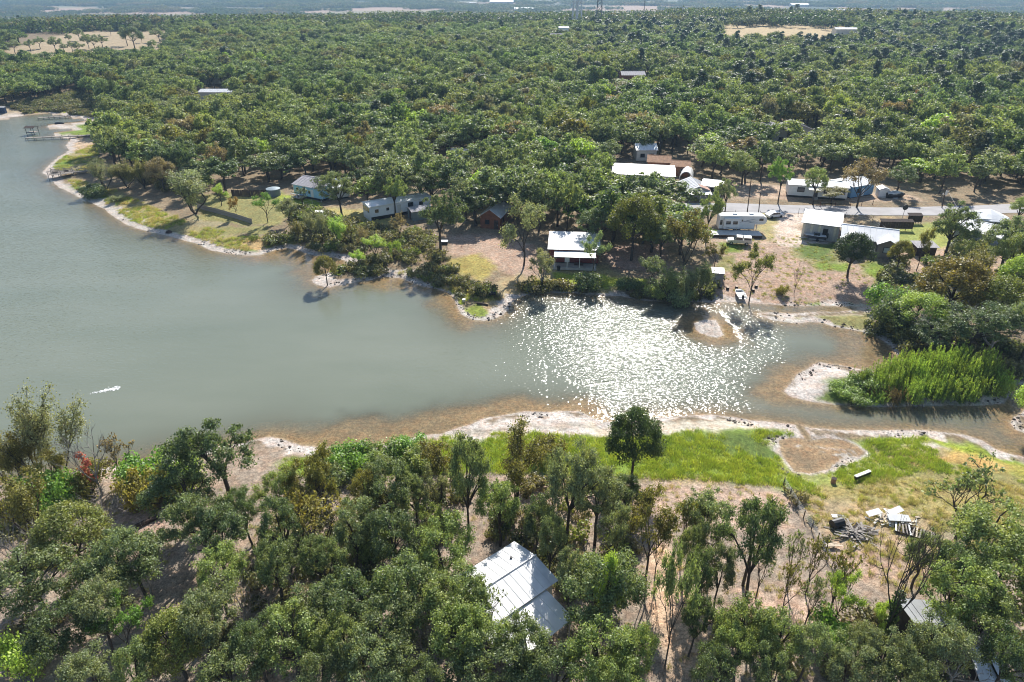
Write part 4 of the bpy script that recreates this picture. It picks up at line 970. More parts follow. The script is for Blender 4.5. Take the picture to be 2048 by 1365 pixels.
# ---- forest: jittered scatter over the land, holes where the photo is open
OPEN = [[(-700,236),(0,217),(90,207),(160,186),(200,212),(238,236),(240,272),(215,300),(230,345),(300,372),(400,396),(520,388),(585,362),(700,358),(712,395),(730,432),(870,432),(888,505),(960,470),(1080,482),(1200,482),(1215,515),(1330,520),(1400,505),(1402,440),(1352,402),(1352,380),(1400,372),(1450,378),(1560,368),(1572,352),(1765,352),(1800,385),(1900,398),(2100,408),(2600,430),(2600,1500),(-700,1500)],
 [(0,130),(10,98),(60,86),(130,70),(230,62),(340,58),(345,98),(330,128),(120,142),(10,142)], [(1430,100),(1450,44),(1560,34),(1700,44),(1722,92),(1640,102),(1560,98)],
 [(1190,165),(1340,155),(1335,180),(1265,190)], [(1232,328),(1340,332),(1375,355),(1232,355)], [(1290,318),(1380,318),(1385,345),(1290,338)], [(1630,182),(1750,186),(1750,196),(1630,194)],
 [(1530,262),(1660,265),(1650,290),(1540,288)], [(400,188),(450,180),(460,200),(400,215)], [(1300,82),(1335,72),(1335,92),(1300,92)], [(1165,75),(1225,70),(1225,84),(1170,88)], [(300,196),(310,190),(270,210),(265,215)], [(1420,430),(1530,425),(1560,500),(1420,500)]]
OPW = [poly_w(P, 1.0) if P[0][1] > 130 or P[0][0] < -500 else np.array([G(u, v)[:2] for u, v in P]) for P in OPEN]
# screens that must stay visible: (u0, v0, u1, v1, depth px row of its base)
KEEP = [(594,362,680,402,402),(728,402,858,442,442),(960,418,1035,460,458),(1222,330,1345,350,352),(1296,318,1380,345,345),(1358,342,1436,398,400),(1570,356,1775,398,400),(1380,408,1520,424,424),(1900,395,2048,470,400),(410,150,460,200,200),(1530,255,1615,285,288),(1248,138,1290,170,172),(1420,428,1535,470,470),(1118,50,1145,72,76),(1165,172,1250,182,190),(910,300,935,325,326),(1275,290,1310,318,318)]
fr_ = np.random.default_rng(21)
sp = 6.9; cand = []
ys = np.arange(120, 1120, sp*.87)
for j, yy_ in enumerate(ys):
    half = yy_*.86+30
    xs = np.arange(-half, half, sp)+(j % 2)*sp/2
    cand.append(np.stack([xs, np.full(len(xs), yy_)], 1))
cand = np.vstack(cand); cand += (fr_.random(cand.shape)-.5)*sp*.75
dd = np.hypot(cand[:, 0], cand[:, 1]); cand = cand[dd < 735+150*np.clip((cand[:, 0]/cand[:, 1]-.22)/.12, 0, 1)+25*np.sin(cand[:, 0]*.02)]
ok = np.ones(len(cand), bool)
for P in OPW: ok &= ~inside(P, cand[:, 0], cand[:, 1])
cand = cand[ok]; sdc = shore(cand[:, 0], cand[:, 1]); cand = cand[sdc > 3.5]; sdc = sdc[sdc > 3.5]
cz = height(cand[:, 0], cand[:, 1], sdc)
U, Vv_, Dp = proj((cand[:, 0], cand[:, 1], cz))
dens = fbm(cand[:, 0]*.012, cand[:, 1]*.012, 3)
keepm = fr_.random(len(cand)) < np.where(dens < .36, .72, .985)
pine_f = np.clip(fbm(cand[:, 0]*.009+40, cand[:, 1]*.009, 2)-.30+.38*np.clip((U-1100)/500, 0, 1)*np.clip((260-Vv_)/120, 0, 1), 0, 1)
isp = fr_.random(len(cand)) < np.where((U > 1150) & (Vv_ < 250), pine_f*.42, .012)
hh = (6.4+5.6*fr_.random(len(cand))**1.2)*(.85+.3*dens); ww = 6.6+5.2*fr_.random(len(cand))
hh[isp] *= 1.25; ww[isp] *= .72
rdist = np.hypot(cand[:, 0], cand[:, 1]); ww = ww*np.where(rdist > 500, 1.12, 1)
for i in np.where((rdist < 900) & (U > -150) & (U < 2200))[0]:
    s_ = F/Dp[i]; w_ = ww[i]*s_*.42; top = Vv_[i]-hh[i]*s_*.85
    for (a0, b0, a1, b1, vb) in KEEP:
        if Vv_[i] > vb-2 and U[i]+w_ > a0 and U[i]-w_ < a1 and top < b1-2 and Vv_[i] > b0:
            pen = min(U[i]+w_, a1)-max(U[i]-w_, a0); cov = b1-2-top
            if cov < 8 and fr_.random() < .6: continue
            if cov < 14: hh[i] *= .7; continue
            if fr_.random() < .93: keepm[i] = False
cand, cz, U, Vv_, isp, hh, ww, rdist = [a[keepm] for a in (cand, cz, U, Vv_, isp, hh, ww, rdist)]
vis = (U > -40) & (U < 2088) & (Vv_ < 480)
# hand placed far-meadow trees
for (u, v, w_, hgt) in [(32,108,9,9),(62,104,8,8),(82,98,8,8),(112,104,10,10),(128,106,7,6),(145,104,7,7),(158,108,9,8),(178,98,10,10),(190,100,11,10),(205,96,9,9),(160,82,9,9),(222,72,6,8),(255,92,12,13),(284,86,5,6),(305,104,9,8),(320,84,12,10),(335,92,10,9),(140,88,6,7),(275,66,9,9),(1475,56,12,9),(1500,54,12,9),(1525,52,13,10),(1545,50,13,9),(1570,50,11,9),(1585,48,11,9),(1603,46,12,9),(1495,44,9,16),(1515,44,9,17),(1590,38,10,18),(1578,42,8,15),(1650,60,9,11),(1732,66,12,16)]:
    p = G(u, v); lt = u < 1000; side = 'left' if lt else 'right'
    where = ('at the left end' if u < 100 else 'left of the middle' if u < 150 else 'in the middle' if u < 210 else 'at the right end') if lt else ('at the left end' if u < 1510 else 'in the middle' if u < 1580 else 'at the right end')
    dep_ = 'front' if v > (97 if lt else 51) else 'back'; sz_ = 'small' if w_ < 8.5 else ('large' if w_ > 10.5 else 'round')
    tree('oak' if hgt < 14 else 'pine', p, hgt, w_, OKG if lt else OKD, f'{sz_} {"tall " if hgt > 14 else ""}tree at the {dep_} of the far {side} meadow, {where}', f'trees dotted over the far {side} meadow', lod=1)
order = np.argsort(rdist); n_oak = 0; n_pine = 0; n_oth = 0; ind = np.zeros(len(cand), bool)
n_hand = sum(1 for o in bpy.data.objects if o.name.startswith('oak_tree'))
def zone(u, v):
    if u < 240: return 'on the left shore beyond the piers'
    if v > 372:
        if u < 720: return 'behind the pale blue house'
        if u < 900: return 'behind the long white mobile home'
        if u < 1100: return 'around the brown cabin'
        if u < 1350: return 'behind the golden green dome tree'
        if u < 1560: return 'beside the rusty roofed house'
        return 'along the far side of the road'
    if u < 600: return 'above the left bank of the lake'
    if u < 900: return 'behind the two mobile homes'
    if u < 1200: return 'left of the long white roof'
    if u < 1400: return 'around the long white roof'
    if u < 1780: return 'behind the mobile home across the road'
    return 'right of the small white shed'
PAL = [(OK, 'grey green'), (OKD, 'dark green'), (OKG, 'dusty grey green'), (OKL, 'light green'), (OLV, 'olive yellow'), (LIM, 'yellow green'), (TANL, 'brownish'), (GRN, 'fresh green')]
PW = np.array([.31, .19, .21, .19, .05, .02, .02, .012]); PW /= PW.sum()
for i in order:
    if not vis[i] or rdist[i] > 520: continue
    if isp[i]:
        if n_pine >= 130: continue
        n_pine += 1; c, adj = [((.05,.085,.048), 'dark blue green'), ((.075,.11,.05), 'deep green'), ((.095,.12,.075), 'greyish pine green')][fr_.integers(0, 3)]
        kd = 'pine'
    else:
        c, adj = PAL[fr_.choice(len(PAL), p=PW)]
        if adj in ('olive yellow', 'yellow green', 'brownish') and n_oth < 60 and fr_.random() < .6: kd = 'airy' if adj == 'brownish' else 'round'; n_oth += 1
        else:
            if n_oak+n_hand >= 298: continue
            n_oak += 1; kd = 'oak'
    ind[i] = True
    big = 'tall' if hh[i] > 10.3 else ('low' if hh[i] < 8 else 'rounded')
    wd = 'wide' if ww[i] > 10 else ('narrow' if ww[i] < 8.6 else 'full')
    tree(kd, Vector((cand[i, 0], cand[i, 1], cz[i])), hh[i], ww[i]*1.05, c, f'{big} {adj} tree, {wd} crown, {zone(U[i], Vv_[i])}', 'trees of the forest behind the houses', lod=1)
rest = ~ind & (np.abs(cand[:, 0]) < cand[:, 1]*.95+60)

# ---- instanced masses
def proto_coll(name, meshes):
    c = bpy.data.collections.new(name)
    for i, ms in enumerate(meshes):
        o = bpy.data.objects.new(f'{name}_{i:02d}', ms); c.objects.link(o)
    return c
def joined(cm, tm, lm, bm):
    """crown and trunk as one mesh with two materials"""
    a = np.empty(len(cm.vertices)*3, np.float32); cm.vertices.foreach_get('co', a); b_ = np.empty(len(tm.vertices)*3, np.float32); tm.vertices.foreach_get('co', b_)
    fa = np.arange(len(cm.vertices)).reshape(-1, 4); lf = np.empty(len(tm.loops), np.int32); tm.loops.foreach_get('vertex_index', lf)
    me = mesh_np('mass', np.vstack([a.reshape(-1, 3), b_.reshape(-1, 3)]), [fa, lf.reshape(-1, 4)+len(cm.vertices)], lm); me.materials.append(bm)
    mi = np.concatenate([np.zeros(len(fa), np.int32), np.ones(len(lf)//4, np.int32)]); me.polygons.foreach_set('material_index', mi); return me
def scatter(name, coll, P, S, RZ, IDX, kind='stuff'):
    me = bpy.data.meshes.new(name); me.vertices.add(len(P)); me.vertices.foreach_set('co', np.asarray(P, np.float32).ravel())
    for nm, ty, dat in (('scl', 'FLOAT_VECTOR', S), ('rot', 'FLOAT_VECTOR', np.stack([0*RZ, 0*RZ, RZ], 1)), ('pick', 'INT', IDX)):
        a = me.attributes.new(nm, ty, 'POINT'); a.data.foreach_set('vector' if ty == 'FLOAT_VECTOR' else 'value', np.asarray(dat, np.float32 if ty != 'INT' else np.int32).ravel())
    o = link(name, me); o['kind'] = kind
    g = bpy.data.node_groups.new(name+'_scatter', 'GeometryNodeTree'); g.interface.new_socket('Geometry', in_out='INPUT', socket_type='NodeSocketGeometry'); g.interface.new_socket('Geometry', in_out='OUTPUT', socket_type='NodeSocketGeometry')
    i_ = g.nodes.new('NodeGroupInput'); o_ = g.nodes.new('NodeGroupOutput'); iop = g.nodes.new('GeometryNodeInstanceOnPoints'); ci = g.nodes.new('GeometryNodeCollectionInfo')
    ci.inputs['Collection'].default_value = coll; ci.inputs['Separate Children'].default_value = True; ci.inputs['Reset Children'].default_value = True
    def na(n_, ty):
        q_ = g.nodes.new('GeometryNodeInputNamedAttribute'); q_.data_type = ty; q_.inputs['Name'].default_value = n_; return q_.outputs['Attribute']
    g.links.new(i_.outputs[0], iop.inputs['Points']); g.links.new(ci.outputs[0], iop.inputs['Instance']); iop.inputs['Pick Instance'].default_value = True
    g.links.new(na('pick', 'INT'), iop.inputs['Instance Index']); g.links.new(na('scl', 'FLOAT_VECTOR'), iop.inputs['Scale'])
    e2r = g.nodes.new('FunctionNodeEulerToRotation'); g.links.new(na('rot', 'FLOAT_VECTOR'), e2r.inputs[0]); g.links.new(e2r.outputs[0], iop.inputs['Rotation'])
    g.links.new(iop.outputs[0], o_.inputs[0]); md = o.modifiers.new('scatter', 'NODES'); md.node_group = g
    return o
_d = lambda c, k: tuple(x*k for x in c)
RAMP = [(0, _d(OKD, .8)), (.22, OKD), (.38, OK), (.62, OKG), (.84, OKL), (.93, _d(OLV, .85)), (.97, GREY), (1, _d(LIM, .8))]
LF = leaf_mat('forest_leaves', RAMP, .18); LP = leaf_mat('pine_needles', [(0, PIN), (1, (.06, .105, .055))])
fo = [gen('oak', 900+i, .17) for i in range(7)]; fp = [gen('pine', 950+i, .17) for i in range(3)]
mid_c = proto_coll('forest_kinds', [joined(a[0], a[1], LF, BARK) for a in fo]+[joined(a[0], a[1], LP, BARK) for a in fp])
P = np.stack([cand[:, 0], cand[:, 1], cz], 1)[rest]; ip = isp[rest]; pick = np.where(ip, 7+fr_.integers(0, 3, len(ip)), fr_.integers(0, 7, len(ip)))
h0 = np.array([a[2] for a in fo]+[a[3-1] for a in fp]); w0 = np.array([a[3] for a in fo]+[a[3] for a in fp])
S = np.stack([ww[rest]*1.08/w0[pick], ww[rest]*1.08/w0[pick], hh[rest]/h0[pick]], 1)
o = scatter('forest_trees', mid_c, P, S, fr_.random(len(P))*6.28, pick)
tag(o, 'dense green forest of oaks and pines stretching to the far ridge', 'forest', kind='stuff')
print('forest', len(P), 'individual oak', n_oak, 'hand', n_hand, 'pine', n_pine)

# wooded valley beyond the ridge: low clumps of crowns
VWM = leaf_mat('valley_leaves', [(0, (.055,.085,.04)), (.5, (.085,.115,.05)), (.8, (.12,.13,.065)), (1, (.15,.13,.08))], .1)
def patch(seed):
    r = np.random.default_rng(seed); n = 46; C = np.stack([(r.random(n)-.5)*62, (r.random(n)-.5)*62, 3.5+4*r.random(n)], 1); R = 3.2+2.2*r.random(n)
    V, Fq = leaves_on(r, C, R, 2200, 1.9, .8); return mesh_np('patch', V, Fq, VWM)
pc = proto_coll('valley_kinds', [patch(i) for i in range(4)])
n = 9000; a = (fr_.random(n)-.5)*1.7; rv = 800+4600*fr_.random(n)**.9; px_ = rv*np.sin(a); py_ = rv*np.cos(a)
bw = np.exp(-((py_-2350-120*np.sin(px_*.002))/330)**2)
keep = (fbm(px_*.0016, py_*.0045, 3) < .53) & (fbm(px_*.003+9, py_*.006, 3)+bw*.5 < .74) | (rv < 1100) | (fbm(px_*.004+5, py_*.013, 3) > .585)
px_, py_ = px_[keep], py_[keep]; pz = height(px_, py_, np.full(len(px_), 200.))
o = scatter('valley_woods', pc, np.stack([px_, py_, pz-1], 1), np.ones((len(px_), 3))*(.8+.5*fr_.random(len(px_)))[:, None], fr_.random(len(px_))*6.28, fr_.integers(0, 4, len(px_)))
tag(o, 'hazy blue woodland covering the valley beyond the forest ridge', 'woodland', kind='stuff')

# ---- undergrowth, grass and weeds
def tuft(seed, n, h, spread, wd, m_):
    r = np.random.default_rng(seed); b_ = r.normal(size=(n, 2))*spread; d = r.normal(size=(n, 2))*.45; hh_ = h*(.5+.6*r.random(n))
    an = r.random(n)*6.28; wv = np.stack([np.cos(an), np.sin(an)], 1)*wd
    V = np.zeros((n, 3, 3)); V[:, 0, :2] = b_-wv; V[:, 1, :2] = b_+wv; V[:, 2, :2] = b_+d*hh_[:, None]; V[:, 2, 2] = hh_
    return mesh_np('tuft', V.reshape(-1, 3), np.arange(3*n).reshape(n, 3), m_)
GR = leaf_mat('grass_green', [(0, (.20, .28, .06)), (.5, (.30, .37, .07)), (1, (.42, .44, .10))]); GD = leaf_mat('grass_dry', [(0, (.42, .34, .19)), (.5, (.44, .39, .25)), (1, (.34, .33, .13))])
UG = leaf_mat('undergrowth_leaves', [(0, (.10, .11, .05)), (.4, (.16, .15, .08)), (.7, (.22, .19, .11)), (1, (.17, .21, .06))])
def bush(seed, n=420, s=.2):
    r = np.random.default_rng(seed); C = np.stack([r.normal(size=7)*.45, r.normal(size=7)*.45, .25+.45*r.random(7)], 1)
    V, Fq = leaves_on(r, C, .35+.2*r.random(7), n, s); return mesh_np('bush', V, Fq, UG)
gc = proto_coll('grass_kinds', [tuft(i, 60, .35, .28, .025, GR) for i in range(3)]+[tuft(9+i, 60, .55, .3, .03, GD) for i in range(3)]+[bush(30+i) for i in range(4)])
def fill(poly, dens_, z=.9):
    Pw = poly_w(poly, z); lo = Pw.min(0); hi = Pw.max(0); n = int((hi-lo).prod()*dens_)
    q_ = lo+(hi-lo)*fr_.random((n, 2)); q_ = q_[inside(Pw, q_[:, 0], q_[:, 1])]; s = shore(q_[:, 0], q_[:, 1]); q_ = q_[s > .8+1.3*((q_[:, 0] < -15) & (q_[:, 1] > 110))]
    return q_
def mass(name, label, cat, polys, kinds, dens_, smin, smax):
    Q = np.vstack([fill(p, dens_) for p in polys]); nz_ = fbm(Q[:, 0]*.22+3, Q[:, 1]*.22, 3); Q = Q[(nz_ > .40)]
    zz = height(Q[:, 0], Q[:, 1]); s = smin+(smax-smin)*fr_.random(len(Q))
    o = scatter(name, gc, np.stack([Q[:, 0], Q[:, 1], zz-.02], 1), np.stack([s, s, s*(.8+.5*fr_.random(len(Q)))], 1), fr_.random(len(Q))*6.28, np.array(kinds)[fr_.integers(0, len(kinds), len(Q))])
    tag(o, label, cat, kind='stuff'); print(name, len(Q)); return o
st_ = proto_coll('stone_kinds', [])
for i in range(3):
    q_ = MB().tube([(0,0,-.05),(0,.02,.05),(.02,0,.12)], [.12,.11,.04], 6); me_ = bpy.data.meshes.new('stone'); me_.from_pydata(q_.v, [], q_.f); me_.materials.append(mat('shore_stone_%s' % 'abc'[i], ((.20,.165,.13),(.42,.37,.32),(.09,.075,.06))[i], .9))
    st_.objects.link(bpy.data.objects.new(f'stone_{i}', me_))
Q = np.stack([fr_.random(90000)*190-95, 58+fr_.random(90000)*120], 1); s_q = shore(Q[:, 0], Q[:, 1]); Q = Q[(s_q > .1) & (s_q < 1.6) & (sdist(BAR, Q[:, 0], Q[:, 1]) > 1) & (sdist(POND, Q[:, 0], Q[:, 1]) > .3) & (fbm(Q[:, 0]*.3, Q[:, 1]*.3, 3) > .57)]
zq = height(Q[:, 0], Q[:, 1]); sc_q = .5+1.3*fr_.random(len(Q))**3
o = scatter('pebbles', st_, np.stack([Q[:, 0], Q[:, 1], zq], 1), np.stack([sc_q*1.5, sc_q, sc_q], 1), fr_.random(len(Q))*6.28, fr_.integers(0, 3, len(Q))); tag(o, 'pebbles and drift scattered along the waterline', 'pebbles', kind='stuff'); print('pebbles', len(Q))
mass('marsh_grass', 'bright green grass and weeds along the near shore', 'grass', [[(560,915),(740,896),(900,862),(1060,862),(1210,872),(1330,860),(1480,850),(1600,858),(1560,885),(1565,930),(1620,955),(1690,925),(1740,905),(1720,872),(1850,866),(1960,882),(2100,935),(2100,970),(1850,940),(1740,960),(1620,985),(1560,968),(1000,948),(560,950)]], [0, 1, 2], 5, .6, 1.3)
mass('dry_grass', 'dry yellowish grass on the right lawn', 'grass', [[(1590,985),(1700,950),(2100,965),(2100,1080),(1900,1180),(1790,1190),(1700,1120)]], [3, 4, 5, 1], 2.2, .4, .9)
mass('bank_grass', 'dry brown reeds and grass along the left bank', 'grass', [[(130,350),(230,380),(320,420),(400,450),(480,470),(600,470),(600,492),(520,506),(440,496),(340,468),(240,432),(160,388)],[(700,545),(800,535),(930,555),(1000,590),(940,620),(900,580),(820,556),(740,560)],[(20,215),(160,185),(230,200),(230,236),(120,224),(60,228)],[(100,300),(190,290),(210,340),(110,345)]], [3, 0, 5, 1, 4, 2, 0], 2.2, .5, 1.3)
mass('undergrowth', 'brown and green brush on the banks and under the trees', 'brush', [[(480,480),(620,470),(720,500),(860,500),(1000,590),(940,600),(820,548),(700,548),(640,540),(600,495)],[(1040,560),(1200,572),(1420,575),(1420,602),(1300,600),(1200,588),(1060,586)],[(1720,600),(1860,640),(2048,700),(2048,760),(1860,730),(1780,680),(1740,655)],[(1330,560),(1430,545),(1430,600),(1330,600)],[(230,345),(320,345),(400,395),(330,385)],[(560,410),(720,450),(860,470),(860,500),(700,490),(600,460)],[(20,215),(160,185),(230,200),(230,236),(120,224),(60,228)],[(1780,530),(2048,540),(2048,640),(1900,620),(1760,590)],[(1900,440),(2048,470),(2048,530),(1900,520)]], [6, 7, 8, 9], .55, .7, 1.9)
mass('wood_undergrowth', 'low brush and saplings on the floor of the near wood', 'brush', [[(560,960),(1250,960),(1290,1100),(1290,1365),(300,1365),(520,1100)],[(0,1000),(240,1080),(240,1365),(0,1365)],[(1420,1220),(1900,1280),(2048,1200),(2048,1365),(1420,1365)],[(1570,985),(1600,985),(1720,1200),(1760,1290),(1720,1290),(1640,1120)]], [6, 7, 8, 9], .30, .5, 1.5)
mass('bank_weeds', 'scattered weeds on the bare ground of the near lots', 'weeds', [[(560,960),(1560,975),(1640,1100),(1720,1250),(1700,1365),(560,1365)],[(1430,485),(1720,470),(1760,560),(1730,600),(1440,600)],[(0,980),(540,980),(560,1365),(0,1365)]], [3, 4, 0, 3, 5], .6, .3, .75)

# ================================================================== buildings, boats, fences and other things
WHITE = mat('white_paint', (.78, .78, .77), .55, .4, noise=.08, nscale=1.5)
ROOFW = mat('white_metal_roof', (.84, .84, .83), .38, .5, noise=.2, nscale=.45)
ROOFG = mat('grey_metal_roof', (.55, .56, .57), .4, .5, noise=.18, nscale=.9)
ROOFR = mat('rusty_metal_roof', (.42, .24, .17), .7, .3, noise=.4, nscale=.7)
ROOFB = mat('brown_roof', (.30, .17, .10), .85, .2, noise=.35, nscale=1.2)
SHING = mat('grey_shingle_roof', (.40, .38, .39), .85, .2, noise=.25, nscale=2)
CREAM = mat('cream_siding', (.62, .60, .54), .7, .3, noise=.1, nscale=1)
PBLUE = mat('pale_blue_siding', (.34, .60, .76), .7, .3, noise=.1, nscale=1)
BLUE = mat('blue_siding', (.16, .32, .48), .6, .3, noise=.15)
TAUPE = mat('taupe_siding', (.25, .215, .185), .75, .25, noise=.12, nscale=1)
GREYW = mat('grey_siding', (.34, .35, .36), .75, .3, noise=.2, nscale=1)
REDW = mat('red_painted_wall', (.17, .035, .03), .7, .3, noise=.2)
BROWNW = mat('brown_wood_wall', (.20, .085, .05), .8, .2, noise=.3, nscale=1.5)
WOOD = mat('weathered_wood', (.32, .285, .25), .85, .2, noise=.35, nscale=2.5)
WOODD = mat('dark_wood', (.075, .055, .045), .85, .2, noise=.4, nscale=2.5)
LUMB = mat('pale_lumber', (.60, .50, .38), .8, .2, noise=.25, nscale=2)
TRIM = mat('dark_trim', (.035, .035, .04), .5, .4)
TRIMW = mat('white_trim', (.75, .75, .73), .5, .4)
GLASS = mat('window_glass', (.02, .025, .03), .08, .8)
CONC = mat('concrete', (.42, .40, .37), .9, .2, noise=.2, nscale=1.5)
BLK = mat('black_plastic', (.02, .02, .022), .45, .4)
RUB = mat('rubber', (.025, .025, .025), .8, .2)
ALU = mat('aluminium', (.55, .56, .56), .35, .5, metal=.5, noise=.15, nscale=2)
STEEL = mat('galvanised_steel', (.42, .43, .44), .5, .5, noise=.1)
ASPH = mat('pale_asphalt', (.40, .385, .38), .9, .2, noise=.15, nscale=.35, bump=.2, bscale=6)
BLUEP = mat('blue_plastic', (.05, .13, .45), .5, .4)
REDP = mat('red_paint', (.5, .03, .02), .4, .5)
SHADE_DARK = mat('painted_shade', (.03, .028, .025), .9, .1)  # near-black colour standing in for shade in the doorway and below raised floors

class Site:
    """a building or other thing with a local frame: x along A->B, y away from the camera, z up from the ground"""
    def __init__(s, name, label, cat, A, B, depth, group=None):
        A = Vector(A); B = Vector(B); d = Vector((B.x-A.x, B.y-A.y, 0)); s.L = d.length; s.D = depth
        s.rz = math.atan2(d.y, d.x); dx = d.normalized(); dy = Vector((-dx.y, dx.x, 0))
        zs = [gz(*(A+dx*s.L*a+dy*depth*b)[:2]) for a in (0, .5, 1) for b in (0, 1)]
        s.z = max(zs); s.root = thing(name, label, cat, (A.x, A.y, s.z), s.rz, group)
    def part(s, name, mb, m, parent=None, smooth=False): return mb.build(name, m, parent or s.root, smooth)
    def box(s, name, x0, y0, z0, x1, y1, z1, m, parent=None): return MB().box(x0, y0, z0, x1, y1, z1).build(name, m, parent or s.root)
    def window(s, side, x, z, w, h, fm=None, gm_=None):
        """side f (front), l (left end), r (right end)"""
        fm = fm or TRIM; t_ = .07
        def B_(a0, a1, z0, z1, o0, o1, mb):
            if side == 'f': mb.box(a0, -o1, z0, a1, -o0, z1)
            elif side == 'l': mb.box(-o1, a0, z0, -o0, a1, z1)
            else: mb.box(s.L+o0, a0, z0, s.L+o1, a1, z1)
        mb = MB(); B_(x-t_, x, z-t_, z+h+t_, .003, .05, mb); B_(x+w, x+w+t_, z-t_, z+h+t_, .003, .05, mb); B_(x, x+w, z+h, z+h+t_, .003, .05, mb); B_(x, x+w, z-t_, z, .003, .05, mb)
        f = s.part('window', mb, fm); mb = MB(); B_(x, x+w, z, z+h, .003, .02, mb); s.part('pane', mb, gm_ or GLASS, f); return f
    def door(s, side, x, w, h, m, z=0):
        mb = MB()
        if side == 'f': mb.box(x, -.05, z, x+w, -.003, z+h)
        elif side == 'l': mb.box(-.05, x, z, -.003, x+w, z+h)
        else: mb.box(s.L+.003, x, z, s.L+.05, x+w, z+h)
        d = s.part('door', mb, m); mb = MB()
        if side == 'f': mb.box(x+w*.85, -.1, z+h*.45, x+w*.92, -.05, z+h*.52); s.part('handle', mb, STEEL, d)
        return d
def house(name, label, A, B, depth, wh, roof, rise, wm_, rm, over=.35, cat='house', plinth=0.0, group=None, wins=(), doors=(), trim=None, base=None):
    s = Site(name, label, cat, A, B, depth, group); L_, D = s.L, depth; p = plinth
    if plinth: s.box('underfloor_shade_block', .25, .25, -1.2, L_-.25, D-.25, p, base or SHADE_DARK)  # solid dark block, its colour painted as the shade beneath the raised floor
    z0 = p-.0 if plinth else -1.0
    w = MB(); th = .08
    if roof == 'gx':   # ridge along x
        w.add([(0,0,z0),(L_,0,z0),(L_,D,z0),(0,D,z0),(0,0,p+wh),(L_,0,p+wh),(L_,D,p+wh),(0,D,p+wh),(0,D/2,p+wh+rise),(L_,D/2,p+wh+rise)],
              [(0,1,5,4),(1,2,6,9,5),(2,3,7,6),(3,0,4,8,7),(4,5,9,8),(7,8,9,6)])
        k = rise/(D/2); e = p+wh-over*k+.10; t_ = p+wh+rise+.10
        r = MB().slab([(-over,-over,e),(L_+over,-over,e),(L_+over,D/2,t_),(-over,D/2,t_)], th); r.slab([(-over,D/2,t_),(L_+over,D/2,t_),(L_+over,D+over,e),(-over,D+over,e)], th)
        r.box(-over, D/2-.12, t_-.03, L_+over, D/2+.12, t_+.05)
        n = int((L_+2*over)/1.0)
        for i in range(1, n): 
            x = -over+i*(L_+2*over)/n; r.tube([(x, -over, e+.02), (x, D/2-.13, t_+.02)], .03, 4); r.tube([(x, D+over, e+.02), (x, D/2+.13, t_+.02)], .03, 4)
    elif roof == 'gy':
        w.add([(0,0,z0),(L_,0,z0),(L_,D,z0),(0,D,z0),(0,0,p+wh),(L_,0,p+wh),(L_,D,p+wh),(0,D,p+wh),(L_/2,0,p+wh+rise),(L_/2,D,p+wh+rise)],
              [(0,1,5,8,4),(1,2,6,5),(2,3,7,9,6),(3,0,4,7),(4,8,9,7),(8,5,6,9)])
        k = rise/(L_/2); e = p+wh-over*k+.10; t_ = p+wh+rise+.10
        r = MB().slab([(-over,-over,e),(L_/2,-over,t_),(L_/2,D+over,t_),(-over,D+over,e)], th); r.slab([(L_/2,-over,t_),(L_+over,-over,e),(L_+over,D+over,e),(L_/2,D+over,t_)], th)
        n = int((D+2*over)/1.0)
        for i in range(1, n):
            y = -over+i*(D+2*over)/n; r.tube([(-over, y, e+.02), (L_/2-.1, y, t_+.02)], .03, 4); r.tube([(L_+over, y, e+.02), (L_/2+.1, y, t_+.02)], .03, 4)
    else:              # single slope, higher at the back (rise may be negative)
        w.add([(0,0,z0),(L_,0,z0),(L_,D,z0),(0,D,z0),(0,0,p+wh),(L_,0,p+wh),(L_,D,p+wh+rise),(0,D,p+wh+rise)], [(0,1,5,4),(1,2,6,5),(2,3,7,6),(3,0,4,7),(4,5,6,7)])
        k = rise/D; a = p+wh-over*k+.10; b_ = p+wh+rise+over*k+.10
        r = MB().slab([(-over,-over,a),(L_+over,-over,a),(L_+over,D+over,b_),(-over,D+over,b_)], th)
        n = int((L_+2*over)/1.0)
        for i in range(1, n):
            x = -over+i*(L_+2*over)/n; r.tube([(x, -over, a+.02), (x, D+over, b_+.02)], .03, 4)
    s.part('walls', w, wm_); s.part('roof', r, rm)
    if trim:
        mb = MB()
        for x in (0, L_): mb.box(x-.06, -.06, p, x+.06, .0, p+wh-.05)
        s.part('corner_trim', mb, trim)
    for a in wins: s.window(a[0], a[1], p+a[2], a[3], a[4], *(a[5:]))
    for a in doors: s.door(a[0], a[1], a[2], a[3], a[4], p)
    return s
g_ = lambda u, v: G(u, v)

# road across the far lots, sampled on the ground
def ribbon(name, pts_px, width, m, off=.06, label=None):
    pw = [G(u, v) for u, v in pts_px]; P = []
    for i in range(len(pw)-1):
        n = max(2, int((pw[i+1]-pw[i]).length/2.5))
        for k in range(n): P.append(pw[i].lerp(pw[i+1], k/n))
    P.append(pw[-1]); V = []; Fq = []
    Q = [Vector((sum(P[max(0, min(len(P)-1, i+j))].x for j in range(-3, 4))/7, sum(P[max(0, min(len(P)-1, i+j))].y for j in range(-3, 4))/7, 0)) for i in range(len(P))]
    for i, p in enumerate(Q):
        t_ = (Q[min(i+1, len(Q)-1)]-Q[max(i-1, 0)]); t_.z = 0; t_.normalize(); nrm = Vector((-t_.y, t_.x, 0))
        for k in range(5):
            a = (k/4-.5)*width*(1+.06*math.sin(i*.7+k*5)); x, y = p.x+nrm.x*a, p.y+nrm.y*a; V.append((x, y, gz(x, y)+off))
    for i in range(len(Q)-1):
        for k in range(4): a = i*5+k; Fq.append((a, a+1, a+6, a+5))
    me = bpy.data.meshes.new(name); me.from_pydata(V, [], Fq); me.materials.append(m); o = link(name, me); o['kind'] = 'structure'
    for p_ in me.polygons:
        if p_.normal.z < 0: me.flip_normals(); break
    return o
